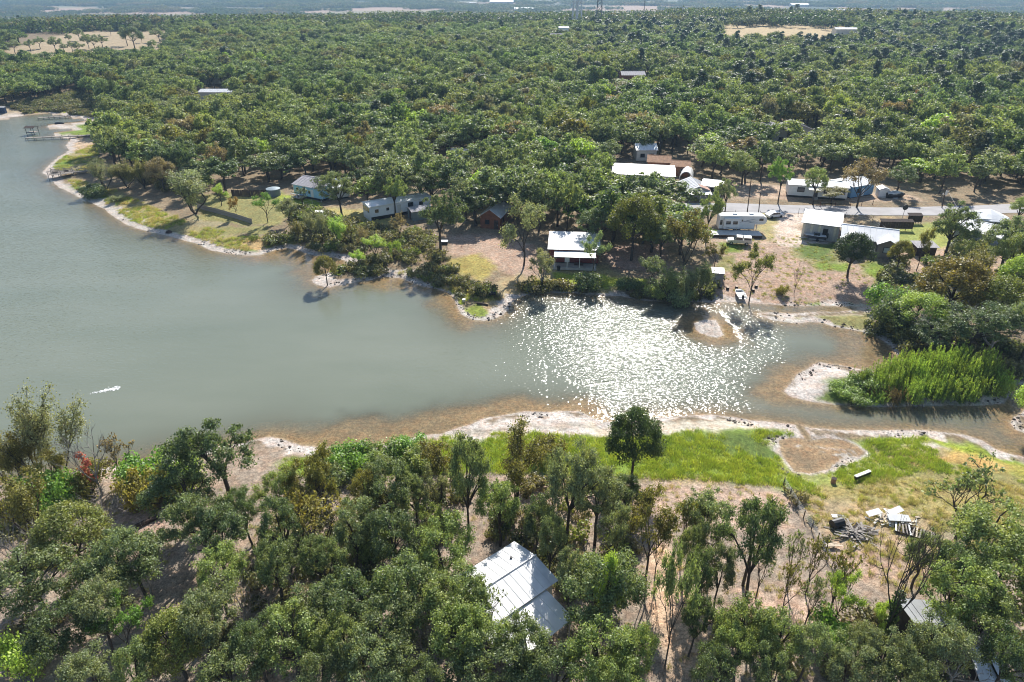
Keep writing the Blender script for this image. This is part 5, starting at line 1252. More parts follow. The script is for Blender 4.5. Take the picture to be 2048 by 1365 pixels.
ribbon('road', [(1240,418),(1350,416),(1450,415),(1560,418),(1700,422),(1820,425),(1960,420),(2140,415),(2400,410)], 6.6, ASPH)
ribbon('side_road', [(1240,176),(1262,168),(1300,172),(1345,180)], 7, ASPH, .1)

# --- cabin in the near wood with the white roof
def near_cabin():
    R0 = Vector(at_z(1072, 1103, 6.0)); R1 = Vector(at_z(1002, 1148, 6.0)); dr = (R1-R0); dr.z = 0; dr.normalize()
    E = Vector(at_z(1118, 1163, 4.7)); pr = Vector((-dr.y, dr.x, 0))
    if (E-R0).dot(pr) < 0: pr = -pr
    hw = abs((E-R0).dot(pr)); E2 = Vector(at_z(1020, 1089, 4.9)); hw2 = abs((E2-R0).dot(pr)); Ln = 7.2; zg = gz(R0.x, R0.y)
    print('cabin hw', hw, hw2, zg)
    root = thing('cabin', 'cabin with a big white metal roof half hidden in the near wood', 'cabin', (R0.x, R0.y, zg))
    o_ = R0.copy(); o_.z = 0
    L3 = lambda a, b, z: tuple(dr*a+pr*b+Vector((0, 0, z-zg)))
    zr, ze, ze2 = 5.5, 4.85, 4.95
    mb = MB(); a0, a1, b0, b1 = .35, Ln-.35, -hw2+.4, hw-.4; zb = zg-.8
    mb.add([L3(a0,b0,zb),L3(a1,b0,zb),L3(a1,b1,zb),L3(a0,b1,zb),L3(a0,b0,ze2-.05),L3(a1,b0,ze2-.05),L3(a1,b1,ze-.02),L3(a0,b1,ze-.02),L3(a0,0,zr-.14),L3(a1,0,zr-.14)],
           [(0,1,5,4),(1,2,6,9,5),(2,3,7,6),(3,0,4,8,7),(4,5,9,8),(8,9,6,7)])
    mb.build('walls', CREAM, root)
    n = 9
    for i in range(n):
        x0 = Ln*i/n+.006; x1 = Ln*(i+1)/n-.006; dz = .006*(i % 2)
        MB().slab([L3(x0,.02,zr+dz),L3(x1,.02,zr+dz),L3(x1,hw,ze+dz),L3(x0,hw,ze+dz)], .05).build('roof_panel', ROOFW, root)
        MB().slab([L3(x0,-.02,zr+dz),L3(x1,-.02,zr+dz),L3(x1,-hw2,ze2+dz),L3(x0,-hw2,ze2+dz)], .05).build('roof_panel', ROOFW, root)
        if i: 
            sm = MB().tube([L3(x0,.06,zr+.035),L3(x0,hw-.02,ze+.035)], .018, 4); sm.tube([L3(x0,-.06,zr+.035),L3(x0,-hw2+.02,ze2+.035)], .018, 4); sm.build('seam', ROOFW, root)
    MB().tube([L3(-.02,0,zr+.04),L3(Ln+.02,0,zr+.04)], .09, 6).build('ridge_cap', ROOFW, root)
    MB().tube([L3(1.8,-hw2*.45,zr-.5),L3(1.8,-hw2*.45,zr-.05)], .12, 8).build('vent_pipe', TRIM, root)
    # lower porch roof on the camera side
    n = 7; q0, q1 = 1.4, Ln+1.2
    for i in range(n):
        x0 = q0+(q1-q0)*i/n+.006; x1 = q0+(q1-q0)*(i+1)/n-.006
        MB().slab([L3(x0,hw-.1,ze-.20),L3(x1,hw-.1,ze-.20),L3(x1,hw+3.4,ze-.65),L3(x0,hw+3.4,ze-.65)], .05).build('porch_roof_panel', ROOFW, root)
        if i: MB().tube([L3(x0,hw,ze-.19),L3(x0,hw+3.4,ze-.62)], .018, 4).build('seam', ROOFW, root)
    for x in (q0+.3, (q0+q1)/2, q1-.3): MB().tube([L3(x,hw+3.2,zg-.3),L3(x,hw+3.2,ze-.68)], .07, 6).build('porch_post', WOOD, root)
    d = MB(); d.add([L3(3,b1+.03,zg),L3(3.9,b1+.03,zg),L3(3.9,b1+.03,zg+2),L3(3,b1+.03,zg+2),L3(3,b1+.06,zg),L3(3.9,b1+.06,zg),L3(3.9,b1+.06,zg+2),L3(3,b1+.06,zg+2)], [(0,1,2,3),(4,5,6,7),(0,1,5,4),(1,2,6,5),(2,3,7,6),(3,0,4,7)]); d.build('door', BROWNW, root)
near_cabin()

# --- metal roofed shed and fallen roof at the lower right
def sheet_roof(name, label, px, z, npan, cat, m=ROOFG, posts=True, droop=.0):
    c = [Vector(at_z(u, v, zz)) for (u, v), zz in zip(px, z)]; zg = gz(c[0].x, c[0].y); o = c[0].copy(); o.z = zg; root = thing(name, label, cat, o)
    for i in range(npan):
        f0, f1 = i/npan+.004, (i+1)/npan-.004; dz = Vector((0, 0, .03*((i*7) % 3)-droop*((i*5) % 4)))
        MB().slab([c[0].lerp(c[1], f0)-o+dz, c[0].lerp(c[1], f1)-o+dz, c[3].lerp(c[2], f1)-o+dz, c[3].lerp(c[2], f0)-o+dz], .04).build('roof_panel', m, root)
    if posts:
        for p in c: 
            q_ = p.lerp(sum(c, Vector())/4, .08)-o; MB().tube([(q_.x, q_.y, -.4), (q_.x, q_.y, q_.z-.08)], .07, 6).build('post', WOOD, root)
        w = MB(); 
        for i in range(4):
            a = c[i].lerp(sum(c, Vector())/4, .12)-o; b_ = c[(i+1) % 4].lerp(sum(c, Vector())/4, .12)-o
            w.add([(a.x,a.y,-.4),(b_.x,b_.y,-.4),(b_.x,b_.y,b_.z-.1),(a.x,a.y,a.z-.1)], [(0,1,2,3)])
        w.build('walls', WOODD, root)
    return root
sheet_roof('shed', 'grey metal roofed shed between the large oaks at the lower right', [(1790,1196),(1895,1204),(1925,1250),(1832,1252)], [4.6,4.6,4.0,4.0], 8, 'shed')
sheet_roof('collapsed_roof', 'fallen corrugated metal roof beside the grey brush in the lower right corner', [(1935,1290),(1985,1295),(2030,1375),(1965,1380)], [2.9,2.7,2.0,2.3], 6, 'roof', ROOFG, True, .08)

# --- pale blue house
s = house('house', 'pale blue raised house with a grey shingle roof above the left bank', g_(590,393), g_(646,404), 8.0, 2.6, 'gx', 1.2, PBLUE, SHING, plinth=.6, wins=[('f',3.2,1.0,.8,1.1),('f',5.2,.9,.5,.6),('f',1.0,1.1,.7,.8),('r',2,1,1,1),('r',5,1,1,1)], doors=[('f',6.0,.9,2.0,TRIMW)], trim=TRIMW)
mb = MB().box(1.2, -2.4, .45, 4.4, -.05, .58); s.part('deck', mb, WOOD); mb = MB()
for x in (1.3, 2.3, 3.3, 4.3): mb.box(x-.04, -2.4, .58, x+.04, -2.32, 1.5)
mb.box(1.2, -2.42, 1.5, 4.4, -2.3, 1.58); s.part('railing', mb, TRIMW)
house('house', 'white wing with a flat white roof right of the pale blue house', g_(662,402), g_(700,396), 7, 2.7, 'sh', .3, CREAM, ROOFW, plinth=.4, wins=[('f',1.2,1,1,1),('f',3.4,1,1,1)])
# --- long white mobile home
s = house('mobile_home', 'long white mobile home with a windowed end facing left on the left bank', g_(742,444), g_(862,421), 4.6, 2.5, 'gx', .35, WHITE, ROOFW, plinth=.75, base=SHADE_DARK, over=.3,
 wins=[('f',1.2,.9,.9,.8,TRIMW),('f',4.0,1.0,.7,.7,TRIMW),('f',9.6,1.0,1.2,1.0),('f',12.5,1.1,.8,.7),('l',.35,.9,1.2,1.2,TRIMW),('l',1.75,.9,1.2,1.2,TRIMW),('l',3.15,.9,1.1,1.2,TRIMW)], doors=[('f',6.8,.9,1.95,CREAM)])
s.box('end_skirting', -.02, .02, -.8, .2, 4.6, .75, TRIMW)
house('shed', 'small grey green shed in front of the long white mobile home', g_(826,443), g_(857,438), 3.4, 2.2, 'gx', .5, mat('greygreen', (.20, .23, .22), .8, noise=.15), SHING, cat='shed', doors=[('l',1.0,1.2,1.9,WOODD)])
# --- round tank and garden fence
p = g_(548,391); root = thing('water_tank', 'dark grey round tank with a domed lid beside the garden fence', 'tank', p)
MB().tube([(0,0,-.3),(0,0,1.7)], 1.75, 20).build('tank_body', mat('tank_grey', (.16, .19, .21), .6), root); MB().tube([(0,0,1.7),(0,0,1.8),(0,0,2.05),(0,0,2.15)], [1.82,1.8,.9,.2], 20).build('lid', mat('tank_lid', (.30, .36, .38), .5), root)
def board_fence(name, label, pts, h, m, bw=.3, gap=.02, postm=None, group=None):
    pw = [G(u, v) for u, v in pts]; root = thing(name, label, 'fence', pw[0], 0, group); o = pw[0]; me_ = None; n_ = 0
    for i in range(len(pw)-1):
        a, b_ = pw[i], pw[i+1]; d = b_-a; d.z = 0; L_ = d.length; n = max(1, int(L_/(bw+gap))); ang = math.atan2(d.y, d.x)
        for k in range(n):
            if n_ >= 280: break
            q_ = a+d*((k+.5)/n); x, y = q_.x, q_.y
            if me_ is None: me_ = MB().box(-bw/2, -.015, -.2, bw/2, .015, h).build('board', m, root); ob = me_
            else: ob = bpy.data.objects.new('board', me_.data); COL.objects.link(ob); ob.parent = root
            ob.location = (x-o.x, y-o.y, gz(x, y)-o.z+random.uniform(-.04, .04)); ob.rotation_euler = (0, random.uniform(-.02, .02), ang); n_ += 1
        nrm = Vector((-d.y, d.x, 0)).normalized()*.06
        for zz in (h*.25, h*.8):
            MB().tube([(a.x-o.x+nrm.x, a.y-o.y+nrm.y, gz(a.x, a.y)-o.z+zz), (b_.x-o.x+nrm.x, b_.y-o.y+nrm.y, gz(b_.x, b_.y)-o.z+zz)], .04, 4).build('rail', m, root)
        np_ = max(1, int(L_/2.6))
        for k in range(np_+1):
            q_ = a+d*(k/np_)+nrm*1.6; MB().box(q_.x-o.x-.05, q_.y-o.y-.05, gz(q_.x, q_.y)-o.z-.3, q_.x-o.x+.05, q_.y-o.y+.05, gz(q_.x, q_.y)-o.z+h+.05).build('post', postm or m, root)
    return root
board_fence('wooden_fence', 'weathered wooden fence running down from the pale willow on the left bank', [(395,417),(430,426),(470,437),(504,448)], 1.2, WOOD)
board_fence('wooden_fence', 'dark board fence behind the garden beside the round tank', [(464,393),(500,394),(534,392)], 1.7, WOODD)
def wire_fence(name, label, pts, h=1.2, sp_=2.6, m=WOODD, rails=3, r=.045, jit=.03):
    pw = [G(u, v) for u, v in pts]; o = pw[0]; root = thing(name, label, 'fence', o); prev = None; tops = []
    for i in range(len(pw)-1):
        a, b_ = pw[i], pw[i+1]; d = b_-a; d.z = 0; n = max(1, int(d.length/sp_))
        for k in range(n+(1 if i == len(pw)-2 else 0)):
            q_ = a+d*(k/n); z = gz(q_.x, q_.y); base_ = Vector((q_.x-o.x, q_.y-o.y, z-o.z)); hh_ = h*random.uniform(.9, 1.12)
            MB().tube([base_-Vector((0, 0, .3)), base_+Vector((random.uniform(-jit, jit)*h, random.uniform(-jit, jit)*h, hh_))], r, 5).build('post', m, root); tops.append(base_)
    mb = MB()
    for zz in np.linspace(.3, .92, rails): 
        for a, b_ in zip(tops[:-1], tops[1:]): mb.tube([a+Vector((0, 0, h*zz)), b_+Vector((0, 0, h*zz))], .012, 3)
    mb.build('wires', STEEL, root); return root
wire_fence('wire_fence', 'pale pipe fence curving round the lawn below the pale blue house', [(590,417),(625,409),(660,401),(684,396)], 1.1, 2.2, TRIMW, 2, .05)
wire_fence('wire_fence', 'wire fence with crooked posts behind the metal garage, bending down to the taupe house', [(1596,431),(1640,429),(1690,436),(1744,446),(1762,462),(1782,482)], 1.5, 3.0)
wire_fence('wire_fence', 'low wire fence along the road behind the white camper', [(1418,427),(1470,430),(1520,431),(1552,433)], 1.2, 3)
wire_fence('wire_fence', 'old dark post fence overgrown with brush between the near lots', [(1566,972),(1592,1015),(1622,1060),(1650,1110),(1690,1190),(1735,1270),(1790,1365)], 1.25, 1.6, WOODD, 5, .055, .08)
wire_fence('wire_fence', 'wire fence with leaning posts in front of the trees at the right', [(1960,520),(1990,528),(2048,540)], 1.4, 2.4)
wire_fence('rail_fence', 'low dark rail fence on the far verge below the mobile home across the road', [(1640,413),(1700,414),(1745,410)], 1.0, 3.2, BROWNW, 2, .07)
# brown cabin
house('cabin', 'brown wooden cabin with a pale metal roof in deep shade, centre left', g_(961,456), g_(1000,460), 9, 2.8, 'gy', 1.6, BROWNW, ROOFG, wins=[('f',1.2,1,.9,.9),('r',2,1,1,1)], doors=[('f',3.2,1,2,WOODD)])
# red walled house
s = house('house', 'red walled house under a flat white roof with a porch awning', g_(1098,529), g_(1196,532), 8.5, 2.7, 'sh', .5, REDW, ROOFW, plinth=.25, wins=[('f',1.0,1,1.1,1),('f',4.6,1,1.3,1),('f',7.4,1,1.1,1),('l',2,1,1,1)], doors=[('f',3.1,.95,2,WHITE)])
s.part('porch_roof', MB().slab([(1.0,-2.6,2.35),(s.L-.6,-2.6,2.35),(s.L-.6,-.37,2.72),(1.0,-.37,2.72)], .08), ROOFW)
for x in (1.2, 3.6, 6.0, s.L-.8): s.box('porch_post', x-.05, -2.5, -.2, x+.05, -2.4, 2.3, TRIMW)
s.box('deck', .8, -2.7, -.3, s.L-.4, -.05, .12, CONC); s.box('bench', 5.0, -1.2, .12, 6.8, -.7, .55, WOODD)
# long white building and neighbours
house('long_building', 'long low building with a bright white roof behind the dense trees', g_(1224,371), g_(1346,375), 11.5, 2.9, 'gx', .7, CREAM, ROOFW, wins=[('f',3,1,1.2,1),('f',9,1,1.2,1)], doors=[('f',6,1,2,BROWNW)])
house('house', 'brown roofed house left of the pair behind the long white roof', g_(1294,343), g_(1338,345), 8, 2.6, 'gx', 1.0, BROWNW, ROOFB, wins=[('f',2,1,1,1)])
house('house', 'orange brown cabin with a rusty roof behind the arched tent frame', g_(1341,352), g_(1376,354), 7, 2.7, 'gx', .8, mat('orangewood', (.42, .19, .09), .8, noise=.2), ROOFB, wins=[('f',2.5,1,1,1)])
p = g_(1357,364); s = Site('hoop_shelter', 'white arched hoop shelter beside the rusty roofed house', 'shelter', p, g_(1384,366), 7)
for k in range(6):
    pts = [(s.L/2-s.L/2*math.cos(a), 7*k/5, 2.6*math.sin(a)+.2) for a in np.linspace(0, math.pi, 11)]; s.part('hoop', MB().tube(pts, .06, 5), TRIMW)
mb = MB(); an = np.linspace(.35, math.pi-.35, 9)
for a, b_ in zip(an[:-1], an[1:]): mb.slab([(s.L/2-s.L/2*1.02*math.cos(a),.2,2.66*math.sin(a)+.22),(s.L/2-s.L/2*1.02*math.cos(b_),.2,2.66*math.sin(b_)+.22),(s.L/2-s.L/2*1.02*math.cos(b_),6.9,2.66*math.sin(b_)+.22),(s.L/2-s.L/2*1.02*math.cos(a),6.9,2.66*math.sin(a)+.22)], .02)
s.part('cover', mb, WHITE)
s = house('house', 'white house whose front gable roof is stained with rust, by the road', g_(1375,399), g_(1414,399), 8.5, 2.3, 'gy', 1.0, GREYW, ROOFG, over=.6, wins=[('f',.8,1,1.2,.9),('f',3.6,1,1.2,.9)])
s.part('rusty_roof_panel', MB().slab([(s.L/2+.4,-.62,3.3),(s.L+.55,-.62,2.35),(s.L+.55,2.6,2.35),(s.L/2+.4,2.6,3.3)], .03), ROOFR)
s.part('porch_roof', MB().slab([(-.4,-2.6,1.95),(s.L+.4,-2.6,1.95),(s.L+.4,-.65,2.2),(-.4,-.65,2.2)], .06), ROOFG)
for x in (-.2, s.L/2, s.L+.2): s.box('porch_post', x-.05, -2.5, -.3, x+.05, -2.4, 1.9, TRIMW)
house('house', 'long wing with a pale roof right of the rusty stained gable', g_(1402,390), g_(1440,394), 6.5, 2.5, 'gx', .7, CREAM, ROOFW, wins=[('f',2,1,1,1)])
# across the road
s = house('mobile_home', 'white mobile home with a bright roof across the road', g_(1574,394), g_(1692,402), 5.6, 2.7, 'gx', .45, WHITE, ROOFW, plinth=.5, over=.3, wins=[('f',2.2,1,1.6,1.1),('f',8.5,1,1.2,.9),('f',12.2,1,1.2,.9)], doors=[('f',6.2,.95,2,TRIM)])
s.part('awning', MB().slab([(4.6,-1.8,2.6),(8.0,-1.8,2.6),(8.0,-.32,2.95),(4.6,-.32,2.95)], .05), ROOFW); s.part('steps', MB().box(6.1,-.5,-.4,7.3,-.06,.45).box(6.1,-.95,-.4,7.3,-.5,.2), CONC)
s = house('house', 'blue walled wing with a white roof at the right end of the mobile home', g_(1700,398), g_(1744,390), 7, 2.8, 'gx', .7, BLUE, ROOFW, plinth=.2, wins=[('f',2,1,1,1)], doors=[('f',3.8,.9,2,TRIMW)])
house('shed', 'small white shed with a peaked roof across the road', g_(1756,395), g_(1776,396), 2.6, 2.0, 'gy', .5, WHITE, ROOFW, cat='shed', over=.15, doors=[('f',.9,.9,1.7,TRIMW)])
p = g_(1788,396); root = thing('covered_boat', 'small boat under a pale cover right of the white shed', 'boat', p)
MB().tube([(-2.2,0,.6),(-1.8,0,.65),(0,0,.7),(1.6,0,.75),(2.6,0,1.0)], [.7,.85,.9,.7,.12], 10).build('hull', BLK, root, True); MB().tube([(-2.0,0,.95),(0,0,1.15),(2.0,0,1.1)], [.7,.8,.3], 10).build('cover', ALU, root, True); MB().box(-.6,-.8,-.1,.6,.8,.25).build('trailer', STEEL, root)
# metal garage
s = house('garage', 'grey sheet metal garage with a white roof by the gravel drive', g_(1601,475), g_(1673,485), 10.5, 3.3, 'sh', -.15, GREYW, ROOFW, over=.45, cat='garage')
L_ = s.L
for i in range(14):
    x0 = .02+L_*i/14; 
    if 8 <= i < 10: continue
    s.part('wall_panel', MB().box(x0, -.05-.02*(i % 2), 0, x0+L_/14-.03, -.003, 3.1), STEEL if i % 3 else ALU)
s.box('doorway_shade_sheet', L_*8/14, -.01, 0, L_*10/14-.05, -.004, 2.5, SHADE_DARK)  # dark sheet on the closed wall, painted as the shade inside the garage
def house_twin():
    s = house('house', 'taupe house with a white roof and two front gables', g_(1680,500), g_(1786,513), 7.6, 2.7, 'gx', 1.5, TAUPE, ROOFW, over=.45, doors=[('f',4.6,1,2,WOODD)], wins=[('r',3,1,1.2,1.1,TRIMW)])
    L_ = s.L
    for a0, a1, ex_ in ((-.2, 3.6, 1.5), (6.6, L_+.25, 1.7)):
        w = a1-a0; zt = 2.7; ri = .9; m_ = (a0+a1)/2
        s.part('gable_wing', MB().add([(a0,-ex_,-1),(a1,-ex_,-1),(a1,0,-1),(a0,0,-1),(a0,-ex_,zt),(a1,-ex_,zt),(a1,0,zt),(a0,0,zt),(m_,-ex_,zt+ri),(m_,0,zt+ri)], [(0,1,5,8,4),(1,2,6,5),(3,0,4,7),(4,8,9,7),(8,5,6,9)]), TAUPE)
        e = zt-.1; t_ = zt+ri+.12
        s.part('wing_roof', MB().slab([(a0-.35,-ex_-.4,e),(m_,-ex_-.4,t_),(m_,2.4,t_+.02),(a0-.35,.3,e)], .08).slab([(m_,-ex_-.4,t_),(a1+.35,-ex_-.4,e),(a1+.35,.3,e),(m_,2.4,t_+.02)], .08), ROOFW)
        x = m_-.65; f = s.part('window', MB().box(x-.14,-ex_-.06,.85,x,-ex_-.003,2.15).box(x+1.3,-ex_-.06,.85,x+1.44,-ex_-.003,2.15).box(x,-ex_-.06,.85,x+1.3,-ex_-.003,.98).box(x,-ex_-.06,2.02,x+1.3,-ex_-.003,2.15), TRIM)
        s.part('pane', MB().box(x,-ex_-.02,.98,x+1.3,-ex_-.004,2.02), mat('curtained_glass', (.45,.5,.52), .2, .6), f)
house_twin()
# camper (fifth wheel)
def camper():
    A = g_(1436,464); B = g_(1530,466); s = Site('camper_trailer', 'long white fifth wheel camper with dark windows and grey swooshes', 'camper', A, B, 2.6); L_ = s.L; W_ = 2.5; z0, z1 = .75, 3.65; nose = L_-2.6
    prof = [(0,z0),(nose,z0),(nose,1.75),(L_-.75,1.75),(L_-.15,2.1),(L_,2.7),(L_-.2,3.3),(L_-.9,z1),(.15,z1),(0,3.45)]
    n = len(prof); mb = MB().add([(x,0,z) for x, z in prof]+[(x,W_,z) for x, z in prof], [tuple(range(n)), tuple(range(2*n-1,n-1,-1))]+[((i+1)%n, i, i+n, (i+1)%n+n) for i in range(n)])
    s.part('body', mb, WHITE); so_ = s.part('slide_out', MB().box(.9,-.55,z0+.15,4.3,-.003,z1-.45), WHITE)
    for x in (1.35, 2.85): s.part('window', MB().box(x,-.59,1.9,x+1.0,-.553,2.6), GLASS, so_)
    for x, z, w, h in ((.15,1.6,.5,1.1),(4.8,2.45,.3,.35),(8.6 if L_ > 10 else L_*.78,2.6,.9,.5)): s.part('window', MB().box(x,-.04,z,x+w,-.003,z+h), GLASS)
    for z, x0, x1 in ((2.15,4.4,7.0),(2.5,5.6,8.2),(2.0,6.2,nose+.6)):
        pts = [(x0+(x1-x0)*t_, -.012, z+.32*math.sin(t_*2.4)) for t_ in np.linspace(0, 1, 8)]; s.part('stripe', MB().tube(pts, [.012,.04,.05,.05,.045,.04,.03,.01], 4), mat('grey_decal', (.16,.18,.22), .5))
    pts = [(1.0+3.2*t_, -.56, 1.35-.3*math.sin(t_*2.6)) for t_ in np.linspace(0, 1, 8)]; s.part('stripe', MB().tube(pts, [.01,.035,.05,.05,.045,.04,.03,.01], 4), TRIM)
    for x in (3.0, 6.6): s.part('roof_vent', MB().box(x,.9,z1,x+.9,1.7,z1+.28), WHITE)
    for x in (3.6, 4.5):
        w = s.part('wheel', MB().tube([(x,-.02,.38),(x,.24,.38)], .38, 14), RUB); s.part('rim', MB().tube([(x,-.035,.38),(x,-.02,.38)], .2, 10), ALU, w)
    s.part('chassis', MB().box(.3,.3,.5,nose,W_-.3,.75), BLK); s.part('landing_leg', MB().box(nose+.6,.4,0,nose+.72,.52,1.75).box(nose+.6,W_-.52,0,nose+.72,W_-.4,1.75), STEEL)
    # deck
    A2 = g_(1421,475); B2 = g_(1524,478); d = Site('wooden_deck', 'long pale wooden deck in front of the white camper', 'deck', A2, B2, 3.4); n = 20
    pl = None
    for i in range(n):
        x0 = d.L*i/n
        d.part('plank', MB().box(x0+.015, 0, .48+.006*(i % 3), x0+d.L/n-.015, 3.3, .53+.006*(i % 3)), mat('painted_deck', (.62,.61,.58), .7, noise=.15))
    d.part('skirt', MB().box(.05, .05, -.3, d.L-.05, .12, .46), WOODD)
camper()
def pickup(A, B, label, color, cap=True):
    s = Site('pickup_truck', label, 'truck', A, B, 1.9); L_ = s.L; k = L_/5.6; W_ = 1.85
    def P_(prof, y0, y1, name, m, par=None):
        n = len(prof); return s.part(name, MB().add([(x*k,y0,z) for x, z in prof]+[(x*k,y1,z) for x, z in prof], [tuple(range(n)), tuple(range(2*n-1,n-1,-1))]+[((i+1)%n, i, i+n, (i+1)%n+n) for i in range(n)]), m, par)
    body = P_([(0,.45),(5.6,.45),(5.6,1.1),(1.45,1.12),(.15,1.0),(0,.8)], 0, W_, 'body', color)
    P_([(1.4,1.12),(3.6,1.12),(3.4,1.75),(2.1,1.75)], .12, W_-.12, 'cab', color)
    P_([(1.62,1.2),(3.48,1.2),(3.32,1.66),(2.2,1.66)], .09, .125, 'side_window', GLASS); P_([(1.38,1.14),(1.5,1.14),(2.12,1.7),(2.02,1.7)], .2, W_-.2, 'windscreen', GLASS)
    if cap:
        P_([(3.65,1.1),(5.55,1.1),(5.5,1.72),(3.7,1.72)], .08, W_-.08, 'bed_cap', color); P_([(3.8,1.22),(5.4,1.22),(5.35,1.6),(3.85,1.6)], .05, .085, 'side_window', GLASS)
    for x in (.95*k, 4.5*k):
        for y in (-.02, W_-.22):
            w = s.part('wheel', MB().tube([(x,y,.37),(x,y+.24,.37)], .37, 14), RUB)
            if y < 0: s.part('rim', MB().tube([(x,y-.02,.37),(x,y,.37)], .2, 10), ALU, w)
    s.part('headlight', MB().box(-.03,.12,.72,.02,.4,.9), GLASS); s.part('bumper', MB().box(-.12,.02,.42,.0,W_-.02,.62), STEEL); return s
SILV = mat('silver_paint', (.55,.55,.54), .3, .6, metal=.3)
pickup(g_(1454,490), g_(1502,494), 'silver pickup truck with a capped bed parked below the deck', SILV)
def small_car(u, v, label, m, w=4.4, rz=0.0):
    p = g_(u, v); root = thing('parked_car', label, 'car', p, rz); h = w/2
    prof = [(-h,.35),(h,.35),(h,.8),(h*.55,.9),(h*.3,1.4),(-h*.45,1.42),(-h*.85,.95),(-h,.85)]; n = len(prof)
    MB().add([(x,-.85,z) for x, z in prof]+[(x,.85,z) for x, z in prof], [tuple(range(n)), tuple(range(2*n-1,n-1,-1))]+[((i+1)%n, i, i+n, (i+1)%n+n) for i in range(n)]).build('body', m, root)
    MB().add([(h*.5,-.87,.92),(h*.27,-.87,1.33),(-h*.42,-.87,1.34),(-h*.75,-.87,.95)]+[(h*.5,-.852,.92),(h*.27,-.852,1.33),(-h*.42,-.852,1.34),(-h*.75,-.852,.95)], [(0,1,2,3),(7,6,5,4)]).build('side_window', GLASS, root)
    for x in (-h*.6, h*.6):
        for y in (-.88, .66): MB().tube([(x,y,.33),(x,y+.22,.33)], .33, 10).build('wheel', RUB, root)
small_car(1160,160,'white car on the clearing in the far forest, seen tiny', WHITE); small_car(1256,163,'dark car by the brown house in the far forest', TRIM)
small_car(1548,435,'white and dark car parked in the shade at the head of the drive', WHITE, 4.2, .3)
small_car(812,306,'small red car glimpsed between the forest trees, left of centre', REDP)
small_car(640,434,'white car half hidden by trees beside the long mobile home', WHITE, 4.2, .2)
# motor boat in front of garage
def motor_boat():
    s = Site('motor_boat', 'low dark and white bass boat on a trailer in front of the garage', 'boat', g_(1606,482), g_(1651,486), 2.0); L_ = s.L
    rows = [(0,.04,.75),(.9,.45,.62),(2.2,.8,.55),(L_*.7,.98,.5),(L_,.9,.5)]; mb = MB(); V = []
    for x, hw, zb in rows: V += [(x,1-hw,1.15),(x,1-hw*.75,zb),(x,1+hw*.75,zb),(x,1+hw,1.15)]
    Fc = [(0,1,2,3),(16,19,18,17)]
    for i in range(4):
        for k in range(3): Fc.append((i*4+k, i*4+k+4, i*4+k+5, i*4+k+1))
    s.part('hull', mb.add(V, Fc), mat('dark_hull', (.05,.05,.07), .25, .6)); V2 = [(x,1-hw,1.155) for x, hw, _ in rows]+[(x,1+hw,1.155) for x, hw, _ in rows]
    s.part('deck', MB().add(V2+[(a,b_,1.2) for a, b_, c_ in V2], [(5,6,7,8,9,4,3,2,1,0), (10,11,12,13,14,19,18,17,16,15), (0,1,11,10),(1,2,12,11),(2,3,13,12),(3,4,14,13)]), WHITE)
    for x in (L_*.5, L_*.62): s.part('seat', MB().box(x,.6,1.2,x+.45,1.4,1.5), BLK)
    s.part('windscreen', MB().box(L_*.45,.4,1.2,L_*.47,1.6,1.6), GLASS); s.part('outboard_motor', MB().box(L_,.8,.7,L_+.4,1.2,1.7), BLK)
    s.part('trailer', MB().box(1.2,.3,.3,L_-.3,.4,.5).box(1.2,1.6,.3,L_-.3,1.7,.5).box(-.8,.95,.3,1.2,1.05,.42), STEEL)
    for y in (.1, 1.7): s.part('wheel', MB().tube([(L_*.62,y,.3),(L_*.62,y+.2,.3)], .3, 12), RUB)
motor_boat()
def jon_boat(u0, v0, u1, v1, label, hm, im, w=1.5, motor=False):
    a = g_(u0, v0); b_ = g_(u1, v1); d = b_-a; d.z = 0; L_ = d.length; root = thing('rowing_boat', label, 'boat', (a.x, a.y, max(a.z, b_.z, .02)), math.atan2(d.y, d.x))
    rows = [(0,.42),(L_*.15,.8),(L_*.5,1.0),(L_,.9)]; mb = MB(); V = []
    for x, k in rows: V += [(x,-w/2*k,.5),(x,-w/2*k*.8,.05),(x,w/2*k*.8,.05),(x,w/2*k,.5),(x,w/2*k-.05,.5),(x,w/2*k*.8-.05,.1),(x,-w/2*k*.8+.05,.1),(x,-w/2*k+.05,.5)]
    Fc = [tuple(range(8))[::-1], tuple(range(24,32))]
    for i in range(3):
        for k in range(8): Fc.append((i*8+k, i*8+k+8, i*8+(k+1)%8+8, i*8+(k+1)%8))
    mb.add(V, Fc).build('hull', hm, root)
    MB().box(.0,-w/2*.5,.1,.35,w/2*.5,.44).build('bow_deck', im, root)
    for x in (L_*.4, L_*.72): MB().box(x,-w/2*.88,.32,x+.3,w/2*.88,.38).build('seat', im, root)
    if motor: MB().box(L_,-.18,.2,L_+.35,.18,1.0).build('outboard_motor', BLK, root)
jon_boat(1047,574,1062,590,'small dark green rowing boat with pale seats pulled up at the grassy point', mat('boat_green',(.10,.12,.10),.5), ALU, 1.6)
jon_boat(1476,583,1484,604,'white flat boat with a black motor on the orange beach', WHITE, ALU, 1.7, True)
